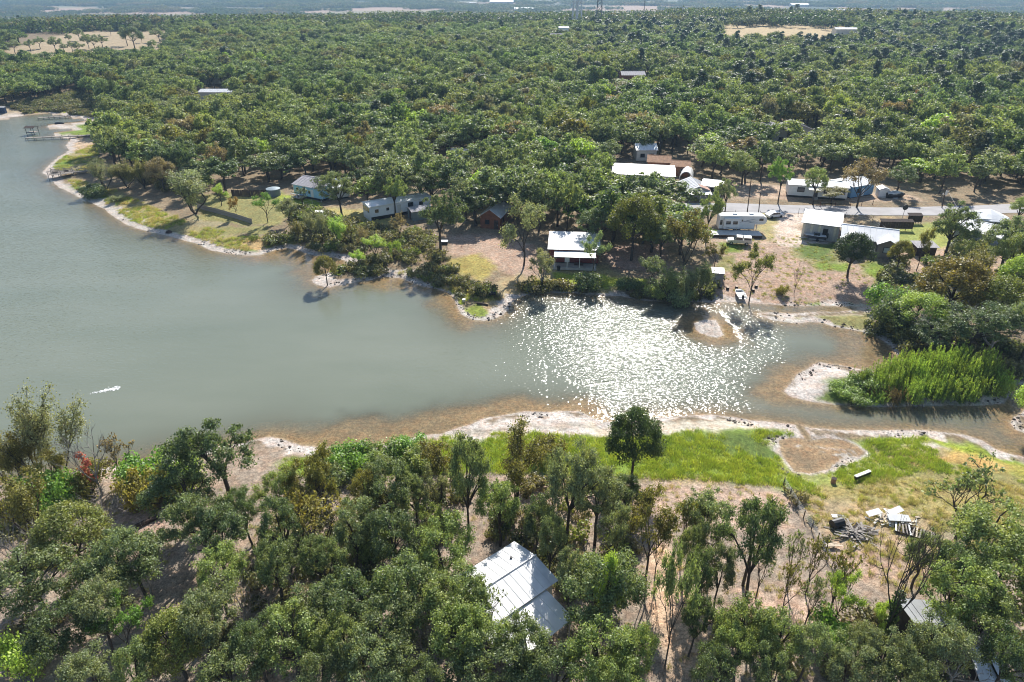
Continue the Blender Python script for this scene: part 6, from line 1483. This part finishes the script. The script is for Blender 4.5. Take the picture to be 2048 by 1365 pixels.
# grey hut
house('hut', 'narrow grey hut with a pale roof on the orange beach', g_(1421,573), g_(1444,575), 2.3, 2.5, 'sh', .15, mat('hut_grey',(.27,.25,.25),.8,noise=.1), ROOFG, over=.12, cat='hut', doors=[('f',.6,.8,1.9,GREYW)])
p = g_(1414,566); root = thing('ladder', 'wooden ladder leaning in the shrubs left of the grey hut', 'ladder', p)
MB().tube([(-.2,0,0),(-.2,.5,2.6)], .03, 4).build('rail', WOOD, root); MB().tube([(.2,0,0),(.2,.5,2.6)], .03, 4).build('rail', WOOD, root)
for i in range(6): MB().tube([(-.2,.07+.08*i,.35+.4*i),(.2,.07+.08*i,.35+.4*i)], .02, 4).build('rung', WOOD, root)
# dark plank screens and hoop
def screen(label, A, B, h, n):
    s = Site('plank_screen', label, 'fence', A, B, .6)
    for i in range(n): s.part('plank', MB().box(s.L*i/n+.01, .02*(i % 2), .45, s.L*(i+1)/n-.01, .05+.02*(i % 2), h), WOODD)
    for i in range(6): x = s.L*i/5; s.box('post', x-.05, .08, -.3, x+.05, .18, h+.05, WOODD)
    s.box('rail', 0, -.05, .38, s.L, .02, .46, WOOD); s.part('lean_to_roof', MB().slab([(0,-.1,h),(s.L,-.1,h),(s.L,1.1,h+.35),(0,1.1,h+.35)], .05), WOODD)
screen('longer dark plank shelter on the lawn beyond the taupe house', g_(1758,461), g_(1824,462), 2.0, 26)
screen('shorter dark plank shelter behind the longer one', g_(1814,448), g_(1842,448), 1.9, 12)
p = g_(1803,441); root = thing('basketball_hoop', 'dark round topped hoop on a thin pole by the road', 'hoop', p)
MB().tube([(0,0,-.3),(.1,0,2.9)], .05, 6).build('pole', STEEL, root); MB().tube([(.1,-.05,3.05),(.1,.05,3.05)], .62, 16).build('board', TRIM, root)
# right white roofs
house('house', 'long house with a bright white roof at the right border', g_(1905,478), g_(1990,500), 8, 2.7, 'gx', 1.0, GREYW, ROOFW, over=.5, wins=[('f',2,1,1.1,1),('f',6,1,1.1,1)])
house('house', 'white roofed wing behind the long house at the right border', g_(1925,458), g_(1984,462), 5, 2.6, 'gx', .6, CREAM, ROOFW, over=.4)
p = g_(1970,453); root = thing('canopy_tent', 'large round white tent top at the right border', 'tent', p); zz = [(0,0,3.9),(0,0,3.0),(0,0,2.3)]
MB().tube([(0,0,2.25),(0,0,2.4),(0,0,3.3),(0,0,4.0)], [4.1,4.1,2.0,.1], 16).build('tent_top', WHITE, root)
for i in range(8): a = i*math.pi/4; MB().tube([(3.9*math.cos(a),3.9*math.sin(a),-.5),(3.9*math.cos(a),3.9*math.sin(a),2.3)], .06, 5).build('tent_pole', STEEL, root)
p = g_(1850,512); root = thing('dark_shed', 'small dark open shed under the oak right of the thin olive tree', 'shed', p); MB().box(-2,0,-.3,2,2.4,1.9).build('walls', WOODD, root); MB().slab([(-2.3,-.5,1.9),(2.3,-.5,1.9),(2.3,2.7,2.3),(-2.3,2.7,2.3)], .08).build('roof', SHING, root)
p = g_(1930,522); root = thing('white_tarp', 'crumpled white sheet lying on the ground at the right', 'tarp', p); MB().add([(-1.6,0,.05),(0,-.6,.12),(1.5,-.2,.05),(1.7,.9,.25),(.2,.8,.55),(-1.4,1,.2),(.1,.1,.45)], [(0,1,6),(1,2,6),(2,3,6),(3,4,6),(4,5,6),(5,0,6)]).build('sheet', WHITE, root)
# utility poles and wires
def pole(u, v, ut, vt, label, r=.14, arm=False, tr=False):
    p = g_(u, v); d = proj(p)[2]; lo, hi = 1, 20
    for i in range(24):
        m_ = (lo+hi)/2
        if proj((p.x, p.y, p.z+m_))[1] > vt: lo = m_
        else: hi = m_
    lean = (ut-proj((p.x, p.y, p.z+lo))[0])*d/F; root = thing('utility_pole', label, 'pole', p); MB().tube([(0,0,-.5),(lean,0,lo)], [r, r*.75], 8).build('pole', WOODD, root)
    if arm: MB().box(lean-1.2,-.06,lo-.8,lean+1.2,.06,lo-.66).build('crossarm', WOODD, root)
    if tr: MB().tube([(lean+.35,-.1,lo-2.0),(lean+.35,-.1,lo-1.0)], .3, 12).build('transformer', ALU, root); MB().tube([(lean-.35,-.1,lo-1.9),(lean-.35,-.1,lo-1.5)], .1, 8).build('insulator', TRIMW, root)
    return p+Vector((lean, 0, lo))
t1 = pole(1494,431,1503,354,'taller of the two dark leaning poles behind the camper', .13); t2 = pole(1517,431,1521,386,'shorter of the two dark poles behind the camper', .12)
t3 = pole(1884,416,1893,374,'utility pole with a grey transformer beside the road', .14, True, True)
t4 = Vector(at_z(2120, 390, 9.0)); t5 = Vector(at_z(1738, 362, 6.5))
def wire(a, b_, sag, label):
    pts = [a.lerp(b_, t_)-Vector((0, 0, sag*4*t_*(1-t_))) for t_ in np.linspace(0, 1, 13)]; o = pts[0].copy(); ob = MB().tube([p-o for p in pts], .02, 3).build('power_line', BLK, None, False, o); tag(ob, label, 'power line')
wire(t3-Vector((.5,0,.7)), t5, 1.2, 'black power line sagging left from the transformer pole to the blue house'); wire(t3-Vector((0,0,1.5)), t5-Vector((0,0,.6)), 1.6, 'lower power line sagging left from the transformer pole')
wire(t3-Vector((-.5,0,.7)), Vector(at_z(1945, 452, 5.0)), .6, 'power line dropping right from the transformer pole to the tent roof'); wire(t3-Vector((0,0,.6)), t2-Vector((0,0,.2)), 1.6, 'long power line from the transformer pole to the shorter dark pole'); wire(t2-Vector((0,0,.2)), t1-Vector((0,0,.3)), .2, 'short power line between the two dark poles')

# --- piers
def pier(label, A, B, width, dz, n, posts, rail=0, plat=None, roof=False):
    A = Vector(at_z(*A, dz)); B = Vector(at_z(*B, dz)); d = B-A; L_ = Vector((d.x, d.y, 0)).length; root = thing('pier', label, 'pier', (A.x, A.y, 0), math.atan2(d.y, d.x)); me = None
    for i in range(n):
        x = L_*i/n
        if me is None: ob = MB().box(.01, -width/2, dz-.06, L_/n-.03, width/2, dz).build('plank', WOOD, root); me = ob.data
        else: ob = bpy.data.objects.new('plank', me); COL.objects.link(ob); ob.parent = root
        ob.location = (x, random.uniform(-.03, .03), random.uniform(-.01, .01))
    MB().box(0, -width/2+.1, dz-.22, L_, -width/2+.18, dz-.065).box(0, width/2-.18, dz-.22, L_, width/2-.1, dz-.065).build('joist', WOOD, root)
    for i in range(posts):
        x = L_*i/(posts-1)
        for s_ in (-1, 1): MB().tube([(x, s_*(width/2+.06), -.9), (x, s_*(width/2+.06), dz+(rail or .25)+random.uniform(0, .15))], .08, 6).build('post', WOOD, root)
    if rail:
        for s_ in (-1, 1):
            for zz in (rail*.5, rail): MB().box(0, s_*(width/2+.06)-.03, dz+zz-.05, L_, s_*(width/2+.06)+.03, dz+zz+.03).build('rail', WOOD, root)
    if plat:
        pw, pl = plat
        for i in range(int(pl/.3)): MB().box(-.6+i*.3, -pw/2, dz+.005, -.6+i*.3+.27, pw/2, dz+.06).build('platform_plank', WOOD, root)
        for x in (-.6, pl/2-.6, pl-.6):
            for y in (-pw/2, pw/2): MB().tube([(x, y, -.9), (x, y, dz+1.1)], .08, 6).build('post', WOOD, root)
        for y in (-pw/2, pw/2):
            for zz in (.55, 1.05): MB().box(-.6, y-.03, dz+zz-.04, pl-.6, y+.03, dz+zz+.04).build('rail', WOOD, root)
        for zz in (.55, 1.05): MB().box(-.63, -pw/2, dz+zz-.04, -.57, pw/2, dz+zz+.04).build('rail', WOOD, root)
        MB().box(.3, -.5, dz+.06, 1.5, -.1, dz+.5).build('bench', WOODD, root); MB().box(3.0, .3, dz+.06, 4.2, .7, dz+.5).build('bench', WOODD, root)
    return root
pier('nearest pier, with a railed platform raised above the water at the left', (104,347), (196,340), 1.5, 1.5, 60, 8, .95, (4.2, 6.5))
pier('long low middle pier reaching from the sandy shore at the left', (52,276), (190,270), 1.5, .9, 70, 9, 0)
pier('farthest small pier below the far reeds at the left', (76,236), (140,232), 1.4, .8, 40, 7, 0)
a = Vector(at_z(52, 266, .9)); b_ = Vector(at_z(68, 266, .9)); root = thing('boat_shelter', 'small roofed platform standing in the water beside the middle pier', 'shelter', (a.x, a.y, 0)); w_ = (b_-a).length
MB().box(0,0,.85,w_,3,.95).build('deck', WOOD, root); MB().slab([(-.3,-.3,2.6),(w_+.3,-.3,2.6),(w_+.3,1.5,3.1),(-.3,1.5,3.1)], .08).slab([(-.3,1.5,3.1),(w_+.3,1.5,3.1),(w_+.3,3.3,2.6),(-.3,3.3,2.6)], .08).build('roof', WOODD, root)
for x in (.1, w_-.1):
    for y in (.1, 2.9): MB().tube([(x,y,-.9),(x,y,2.6)], .09, 6).build('post', WOODD, root)
p = g_(4,227); root = thing('portable_toilet', 'pair of dark blue booths on the far left shore', 'booth', p)
MB().box(-1.4,0,-.1,-.1,1.3,2.3).build('booth_body', mat('navy', (.02,.04,.09), .5), root); MB().box(.1,0,-.1,1.4,1.3,2.3).build('booth_body', mat('navy', (.02,.04,.09), .5), root); MB().box(-1.45,-.05,2.3,-.05,1.35,2.45).box(.05,-.05,2.3,1.45,1.35,2.45).build('booth_roof', WHITE, root)
p = g_(203,267); root = thing('blue_tub', 'bright blue boat in the tree shade near the middle pier', 'boat', p); MB().tube([(-2,0,.3),(-1,0,.35),(1,0,.35),(2,0,.4)], [.3,.6,.6,.1], 8).build('hull', BLUEP, root); MB().box(-.8,-.3,.7,.8,.3,.85).build('seat', BLUEP, root)
p = g_(120,249); root = thing('rowing_boat', 'tiny dark boat lying on the far grassy spit', 'boat', p); MB().tube([(-1.8,0,.3),(-1,0,.3),(1,0,.3),(1.9,0,.5)], [.4,.55,.5,.05], 8).build('hull', BLK, root); MB().box(-.2,-.4,.5,.1,.4,.62).build('seat', WOOD, root)

# --- small things on the middle point
def log(u0, v0, u1, v1, r, label, m=WOODD, name='log'):
    a = g_(u0, v0); b_ = g_(u1, v1); root = thing(name, label, 'log', a); d = b_-a
    MB().tube([(0,0,r*.8), tuple(d*.33+Vector((0,0,r))), tuple(d*.7+Vector((0,0,r*.8))), tuple(d+Vector((0,0,r*.7)))], [r,r*.95,r*.85,r*.7], 8).build('bark', m, root, True); m_ = d*.5
    MB().tube([tuple(m_+Vector((0,0,r))), tuple(m_+Vector((.3,.5,r*2.5)))], [r*.4,r*.2], 5).build('branch_stub', m, root)
log(954,609,976,612,.22,'dark fallen log on the grass of the middle point'); log(941,600,955,590,.08,'pale driftwood pole on the grass of the middle point', BARK_PALE); log(946,602,957,592,.07,'second thin driftwood pole on the middle point', BARK_PALE)
p = g_(985,596); root = thing('grill', 'black barrel grill standing on the middle point', 'grill', p); MB().tube([(-.6,0,.9),(.6,0,.9)], .35, 12).build('barrel', BLK, root); MB().tube([(.5,.1,1.1),(.5,.1,1.8)], .07, 6).build('chimney', BLK, root)
for x in (-.45,.45):
    for y in (-.25,.25): MB().tube([(x,y,0),(x,y,.7)], .03, 4).build('leg', BLK, root)
p = g_(928,604); root = thing('bucket', 'white bucket at the edge of the middle point', 'bucket', p); MB().tube([(0,0,0),(0,0,.5)], [.25,.32], 12).build('pail', WHITE, root); MB().tube([(0,0,.5),(0,0,.53)], .34, 12).build('lid', WHITE, root)
p = g_(889,500); root = thing('deer_feeder', 'black box on a stand under the massive dark oak', 'box', p); MB().box(-.7,-.5,1.1,.7,.5,1.9).build('box', BLK, root); MB().box(-.8,-.6,1.9,.8,.6,1.98).build('lid', ALU, root)
for x in (-.55,.55):
    for y in (-.4,.4): MB().tube([(x,y,-.2),(x,y,1.1)], .05, 5).build('leg', STEEL, root)
p = g_(1117,541); root = thing('trash_bin', 'small dark bin on the bare ground left of the red walled house', 'bin', p); MB().tube([(0,0,0),(0,0,.8)], [.3,.36], 12).build('barrel', BLK, root); MB().tube([(0,0,.8),(0,0,.86)], .38, 12).build('lid', BLK, root)
p = g_(338,466); root = thing('rock', 'dark boulder at the water edge of the left bank', 'rock', p); MB().tube([(0,0,-.1),(0,.1,.3),(.1,0,.6)], [.8,.65,.2], 7).build('stone', WOODD, root)
for i, (u, v) in enumerate([(1440,577),(1455,579),(1473,577),(1506,583),(1512,575)]):
    p = g_(u, v); root = thing('stump', ['dark stump just right of the grey hut', 'second dark stump right of the grey hut', 'dark stump behind the white flat boat', 'root stump beside the beach tree', 'stump above the root stump on the orange beach'][i], 'stump', p); MB().tube([(0,0,-.1),(0,0,.4)], [.35,.28], 8).build('wood', WOODD, root); MB().tube([(0,0,.4),(0,0,.42)], .24, 8).build('cut_face', LUMB, root)

# --- near right lawn: bench, drum, piles
s = Site('bench', 'weathered white plank bench on the green lawn by the heart shaped pond', 'bench', g_(1711,963), g_(1741,950), .5)
s.box('seat', 0, 0, .45, s.L, .38, .52, TRIMW); s.box('front_board', .05, -.03, .15, s.L-.05, .0, .4, WOODD)
for x in (.15, s.L-.3): s.box('leg', x, .02, -.1, x+.15, .36, .45, WOODD)
p = g_(1666,966); root = thing('drum', 'small rusty drum standing on the lawn left of the bench', 'drum', p); MB().tube([(0,0,0),(0,0,.62)], .28, 14).build('barrel', ROOFR, root); MB().tube([(0,0,.62),(0,0,.66)], .3, 14).build('rim', WOODD, root)
def pile(name, label, cat, u, v, rx, ry, n, mats, seed, lmin=.8, lmax=2.6, th=.06, hgt=.6, pname='board'):
    r = random.Random(seed); p = g_(u, v); root = thing(name, label, cat, p)
    for i in range(n):
        x = r.gauss(0, rx*.45); y = r.gauss(0, ry*.45); L_ = r.uniform(lmin, lmax); w = r.uniform(.08, .22); f = max(0, 1-math.hypot(x/rx, y/ry)); z = r.uniform(.03, .1+hgt*f)
        MB().box(x-L_/2, y-w/2, z, x+L_/2, y+w/2, z+th*r.uniform(.5, 1.2), r.uniform(0, 3.14), (r.uniform(-.25, .25), r.uniform(-.3, .3))).build(pname, r.choice(mats), root)
    return root
pl = pile('lumber_pile', 'heap of broken white and pale boards on the right lawn', 'lumber pile', 1785, 1040, 2.0, 1.2, 80, [LUMB, WHITE, LUMB, CREAM, CREAM], 3, .5, 1.8, .05, .45)
MB().box(-.9, -.8, .62, 1.5, .0, .68, .0, (.28, .1)).build('sheet', WHITE, pl); MB().box(-.6, .1, .8, 1.2, .8, .86, .4, (.2, -.1)).build('sheet', WHITE, pl); MB().box(-2.6, .2, .5, -1.1, .9, .55, .2, (.1, -.2)).build('sheet', WHITE, pl)
p = g_(1829,1068); root = thing('pallet', 'dark wooden pallet frame full of scraps right of the lumber heap', 'pallet', p, -.5)
for y in (-.7, 0, .7): MB().box(-1.9,y-.06,.0,1.9,y+.06,.25).build('beam', WOODD, root)
for i in range(12): MB().box(-1.85+i*.32,-.8,.26,-1.7+i*.32,.8,.31,random.uniform(-.15,.15)).build('slat', random.choice([LUMB, WOOD, WHITE, WOOD]), root)
pile('brush_pile', 'grey heap of sticks and branches left of the lumber heap', 'brush pile', 1712, 1068, 2.0, 1.2, 100, [BARK_PALE, BARK_PALE, WOOD, BARK], 5, .8, 2.6, .04, .5, 'stick')
p = g_(1673,1055); root = thing('black_bin', 'toppled black tub on the bare ground near the fence line', 'tub', p, .2); MB().tube([(-.6,0,.45),(.6,.1,.45)], [.5,.58], 12).build('tub', BLK, root); MB().box(.3,-.5,.02,.9,.3,.08).build('lid', BLK, root)
p = g_(1677,1034); root = thing('white_board', 'white board lying on the grass behind the black tub', 'board', p, -.1); MB().box(-.7,-.25,.05,.7,.25,.1).build('panel', WHITE, root); MB().box(-.1,-.2,.1,.3,.15,.22).build('block', TRIM, root)
p = g_(1660,1096); root = thing('plank', 'pale planks lying across a dark block beside the fence line', 'planks', p, .05); MB().box(-.8,-.15,0,-.3,.4,.3).build('block', WOODD, root)
for i in range(3): MB().box(-.5,-.15+.17*i,.3,1.2-.2*i,-.02+.17*i,.34,.05*i).build('plank', LUMB, root)
p = g_(821,1096); root = thing('tyre', 'pale tyre lying on the ground in the near wood', 'tyre', p); pts = [(.42*math.cos(a), .42*math.sin(a), .12) for a in np.linspace(0, 2*math.pi, 19)]; MB().tube(pts, .12, 8).build('rubber', mat('dusty_tyre', (.5,.47,.44), .9), root, True); MB().tube([(0,0,.05),(0,0,.07)], .3, 12).build('dirt', LUMB, root)
log(272,1058,318,1036,.28,'dark fallen trunk on the pink clearing at the left'); log(1588,1345,1622,1300,.06,'thin pale branch lying on the sandy strip at the bottom', BARK_PALE)
log(1180,1352,1215,1330,.07,'pale fallen branch at the bottom border, centre', BARK_PALE)
# snag sticking out of the dark oak
p = topat(1524, 1000, 10.5); root = thing('snag', 'bare forked snag rising from the dark oak right of centre', 'dead branch', p); MB().tube([(0,0,-.2),(.1,0,5),(-.1,.1,8.5)], [.15,.12,.09], 6).build('stem', BARK, root); MB().tube([(-.1,.1,8.4),(.5,.1,9.4),(.75,.2,10.5)], [.09,.07,.03], 5).build('branch', BARK, root); MB().tube([(-.1,.1,8.4),(-.7,0,9.0),(-.9,0,9.6)], [.08,.05,.02], 5).build('branch', BARK, root)
# white foam streak of a passing wake
mb = MB(); rw = random.Random(8)
for i in range(170):
    f = rw.random()**1.4; q_ = at_z(236-58*f+rw.gauss(0, 2), 776+13*f+rw.gauss(0, 1.9)*(1-f*.7), 0); r_ = rw.uniform(.02, .09)*(1.3-f); a0 = rw.random()*3
    mb.add([(q_[0]+r_*2.2*math.cos(a0+k*1.257), q_[1]+r_*math.sin(a0+k*1.257), .02+.001*(i % 9)) for k in range(5)], [(0,1,2,3,4)])
o = mb.build('foam', mat('foam', (.85,.86,.85), .6)); tag(o, 'white streak of foam on the open water at the left', 'foam', kind='stuff')

# --- far things
def lattice(label, u, v, w0, w1, h, m, name, lv=12, ls=4, thick=.18, column=0, tank=False):
    p = G(u, v); root = thing(name, label, 'tower', p); at_ = lambda k, f: ((w0+(w1-w0)*f)/2*math.cos(k*2*math.pi/ls+.6), (w0+(w1-w0)*f)/2*math.sin(k*2*math.pi/ls+.6), h*f)
    for k in range(ls): MB().tube([at_(k, 0), at_(k, 1)], thick, 5).build('leg', m, root)
    mb = MB()
    for j in range(lv):
        for k in range(ls):
            mb.tube([at_(k, (j+1)/lv), at_(k+1, (j+1)/lv)], thick*.4, 4); mb.tube([at_(k, j/lv), at_(k+1, (j+1)/lv)], thick*.28, 3); mb.tube([at_(k+1, j/lv), at_(k, (j+1)/lv)], thick*.28, 3)
    mb.build('bracing', m, root)
    if column: MB().tube([(0,0,0),(0,0,h)], column, 12).build('riser_pipe', m, root)
    if tank: MB().tube([(0,0,h-1),(0,0,h),(0,0,h+3),(0,0,h+7),(0,0,h+9.5),(0,0,h+10)], [2,5.5,7,7,3,.3], 20).build('tank', WHITE, root, True)
lattice('pale four-legged water tower rising out of the far forest beyond the top border', 1153, 56, 15, 11, 33, mat('tower_white', (.60,.62,.62), .5), 'water_tower', 4, 4, .45, 1.4, True)
lattice('dark steel lattice mast right of the pale water tower', 1197, 54, 9.5, 4.0, 46, mat('mast_steel', (.10,.11,.12), .5), 'lattice_mast', 9, 4, .4)
lattice('thin dark radio mast far right of the lattice mast', 1286, 50, .9, .7, 44, mat('mast_steel', (.10,.11,.12), .5), 'radio_mast', 20, 3, .12)
def fh(label, u, v, w, d, wh, rise, wm_, rm, roof='gx', name='house', rz=0, cat='house', lift=0):
    p = G(u, v); a = Vector((p.x-w/2, p.y, 0)); b_ = Vector((p.x+w/2, p.y+w*rz, 0)); return house(name, label, a, b_, d, wh, roof, rise, wm_, rm, cat=cat, wins=[('f',w*.2,1,1.2,1),('f',w*.65,1,1.2,1)])
fh('white tall block house poking out of the far forest below the water tower', 1127, 82, 8, 8, 10, .5, WHITE, ROOFW); fh('grey roofed house left below the white block in the far forest', 1116, 92, 12, 10, 6.5, 2, CREAM, SHING)
fh('dark brown house by the side road in the far forest', 1266, 168, 12, 9, 4.2, 1.4, BROWNW, SHING); fh('tan house on the far ridge at the right', 1770, 76, 22, 10, 5, 1.5, CREAM, SHING)
fh('pale roofed building below the meadow on the far ridge', 1700, 72, 26, 10, 5, 1.0, CREAM, ROOFW); fh('grey gabled house with white trim deep in the wood at the right', 1548, 287, 9, 9, 4.2, 1.8, GREYW, SHING, 'gy'); fh('twin grey gabled house right of the first deep in the wood', 1592, 284, 10, 8, 4, 1.8, CREAM, SHING, 'gy')
fh('small white roofed cottage between dense trees above the long white roof', 1292, 322, 6, 6, 3.2, 1.2, CREAM, ROOFW); fh('blue cabin with white trim among the trees above the brown cabin', 922, 330, 5.5, 6, 3.4, .6, BLUE, SHING)
fh('grey roofed house in a gap of the forest at the upper left', 415, 168, 14, 9, 5, 1.5, CREAM, SHING); fh('low pale roofed house in the upper left forest clearing', 435, 202, 16, 8, 3.6, .8, CREAM, ROOFG); fh('white roofed house seen through the trees above the left bank', 290, 212, 12, 8, 4.5, .8, CREAM, ROOFW)
fh('tan roofed barn at the far clearing right of the brown house', 1322, 92, 14, 9, 5, 1.5, CREAM, ROOFB, cat='barn'); fh('pale building in the far clearing below the lattice mast', 1205, 86, 20, 9, 4.5, 1, CREAM, ROOFW)
fh('white mobile home roof in the wood left of centre', 895, 215, 16, 6, 3.6, .5, WHITE, ROOFW, name='mobile_home'); fh('pale roof deep in the wood at the right of centre', 1215, 262, 14, 7, 3.6, .6, WHITE, ROOFW)
fh('small tan roof at the right border of the upper forest', 1815, 262, 8, 7, 4, 1, CREAM, ROOFG)
for i, (u, v, w, d, c) in enumerate([(1003,8,90,60,'bright yellow white warehouse far out in the valley'),(1049,24,60,36,'pale yellow warehouse at the near edge of the valley fields'),(940,12,45,30,'small white barn in the hazy valley left of the warehouses'),(1600,14,60,30,'white barn in the hazy valley at the right'),(1690,28,70,28,'long pale barn on the valley field at the right')]):
    p = G(u, v); root = thing('warehouse', c, 'warehouse', p); MB().box(-w/2,0,-3,w/2,d,7).build('walls', CREAM, root); MB().slab([(-w/2-1,-1,7.1),(w/2+1,-1,7.1),(w/2+1,d/2,11),(-w/2-1,d/2,11)], .4).slab([(-w/2-1,d/2,11),(w/2+1,d/2,11),(w/2+1,d+1,7.1),(-w/2-1,d+1,7.1)], .4).build('roof', ROOFW, root)

# --- haze: one closed box of thin air
mh = bpy.data.materials.new('haze'); mh.use_nodes = True; t = mh.node_tree
for n_ in list(t.nodes):
    if n_.type == 'BSDF_PRINCIPLED': t.nodes.remove(n_)
pv = t.nodes.new('ShaderNodeVolumePrincipled'); pv.inputs['Color'].default_value = (.46, .70, 1, 1); pv.inputs['Density'].default_value = .00014; pv.inputs['Anisotropy'].default_value = .1
t.links.new(pv.outputs[0], t.nodes['Material Output'].inputs['Volume'])
hz = MB().box(-13900, -13900, -75, 13900, 13900, 150).build('haze', mh); hz['kind'] = 'stuff'; hz['label'] = 'pale blue haze in the air over the valley'; hz['category'] = 'haze'
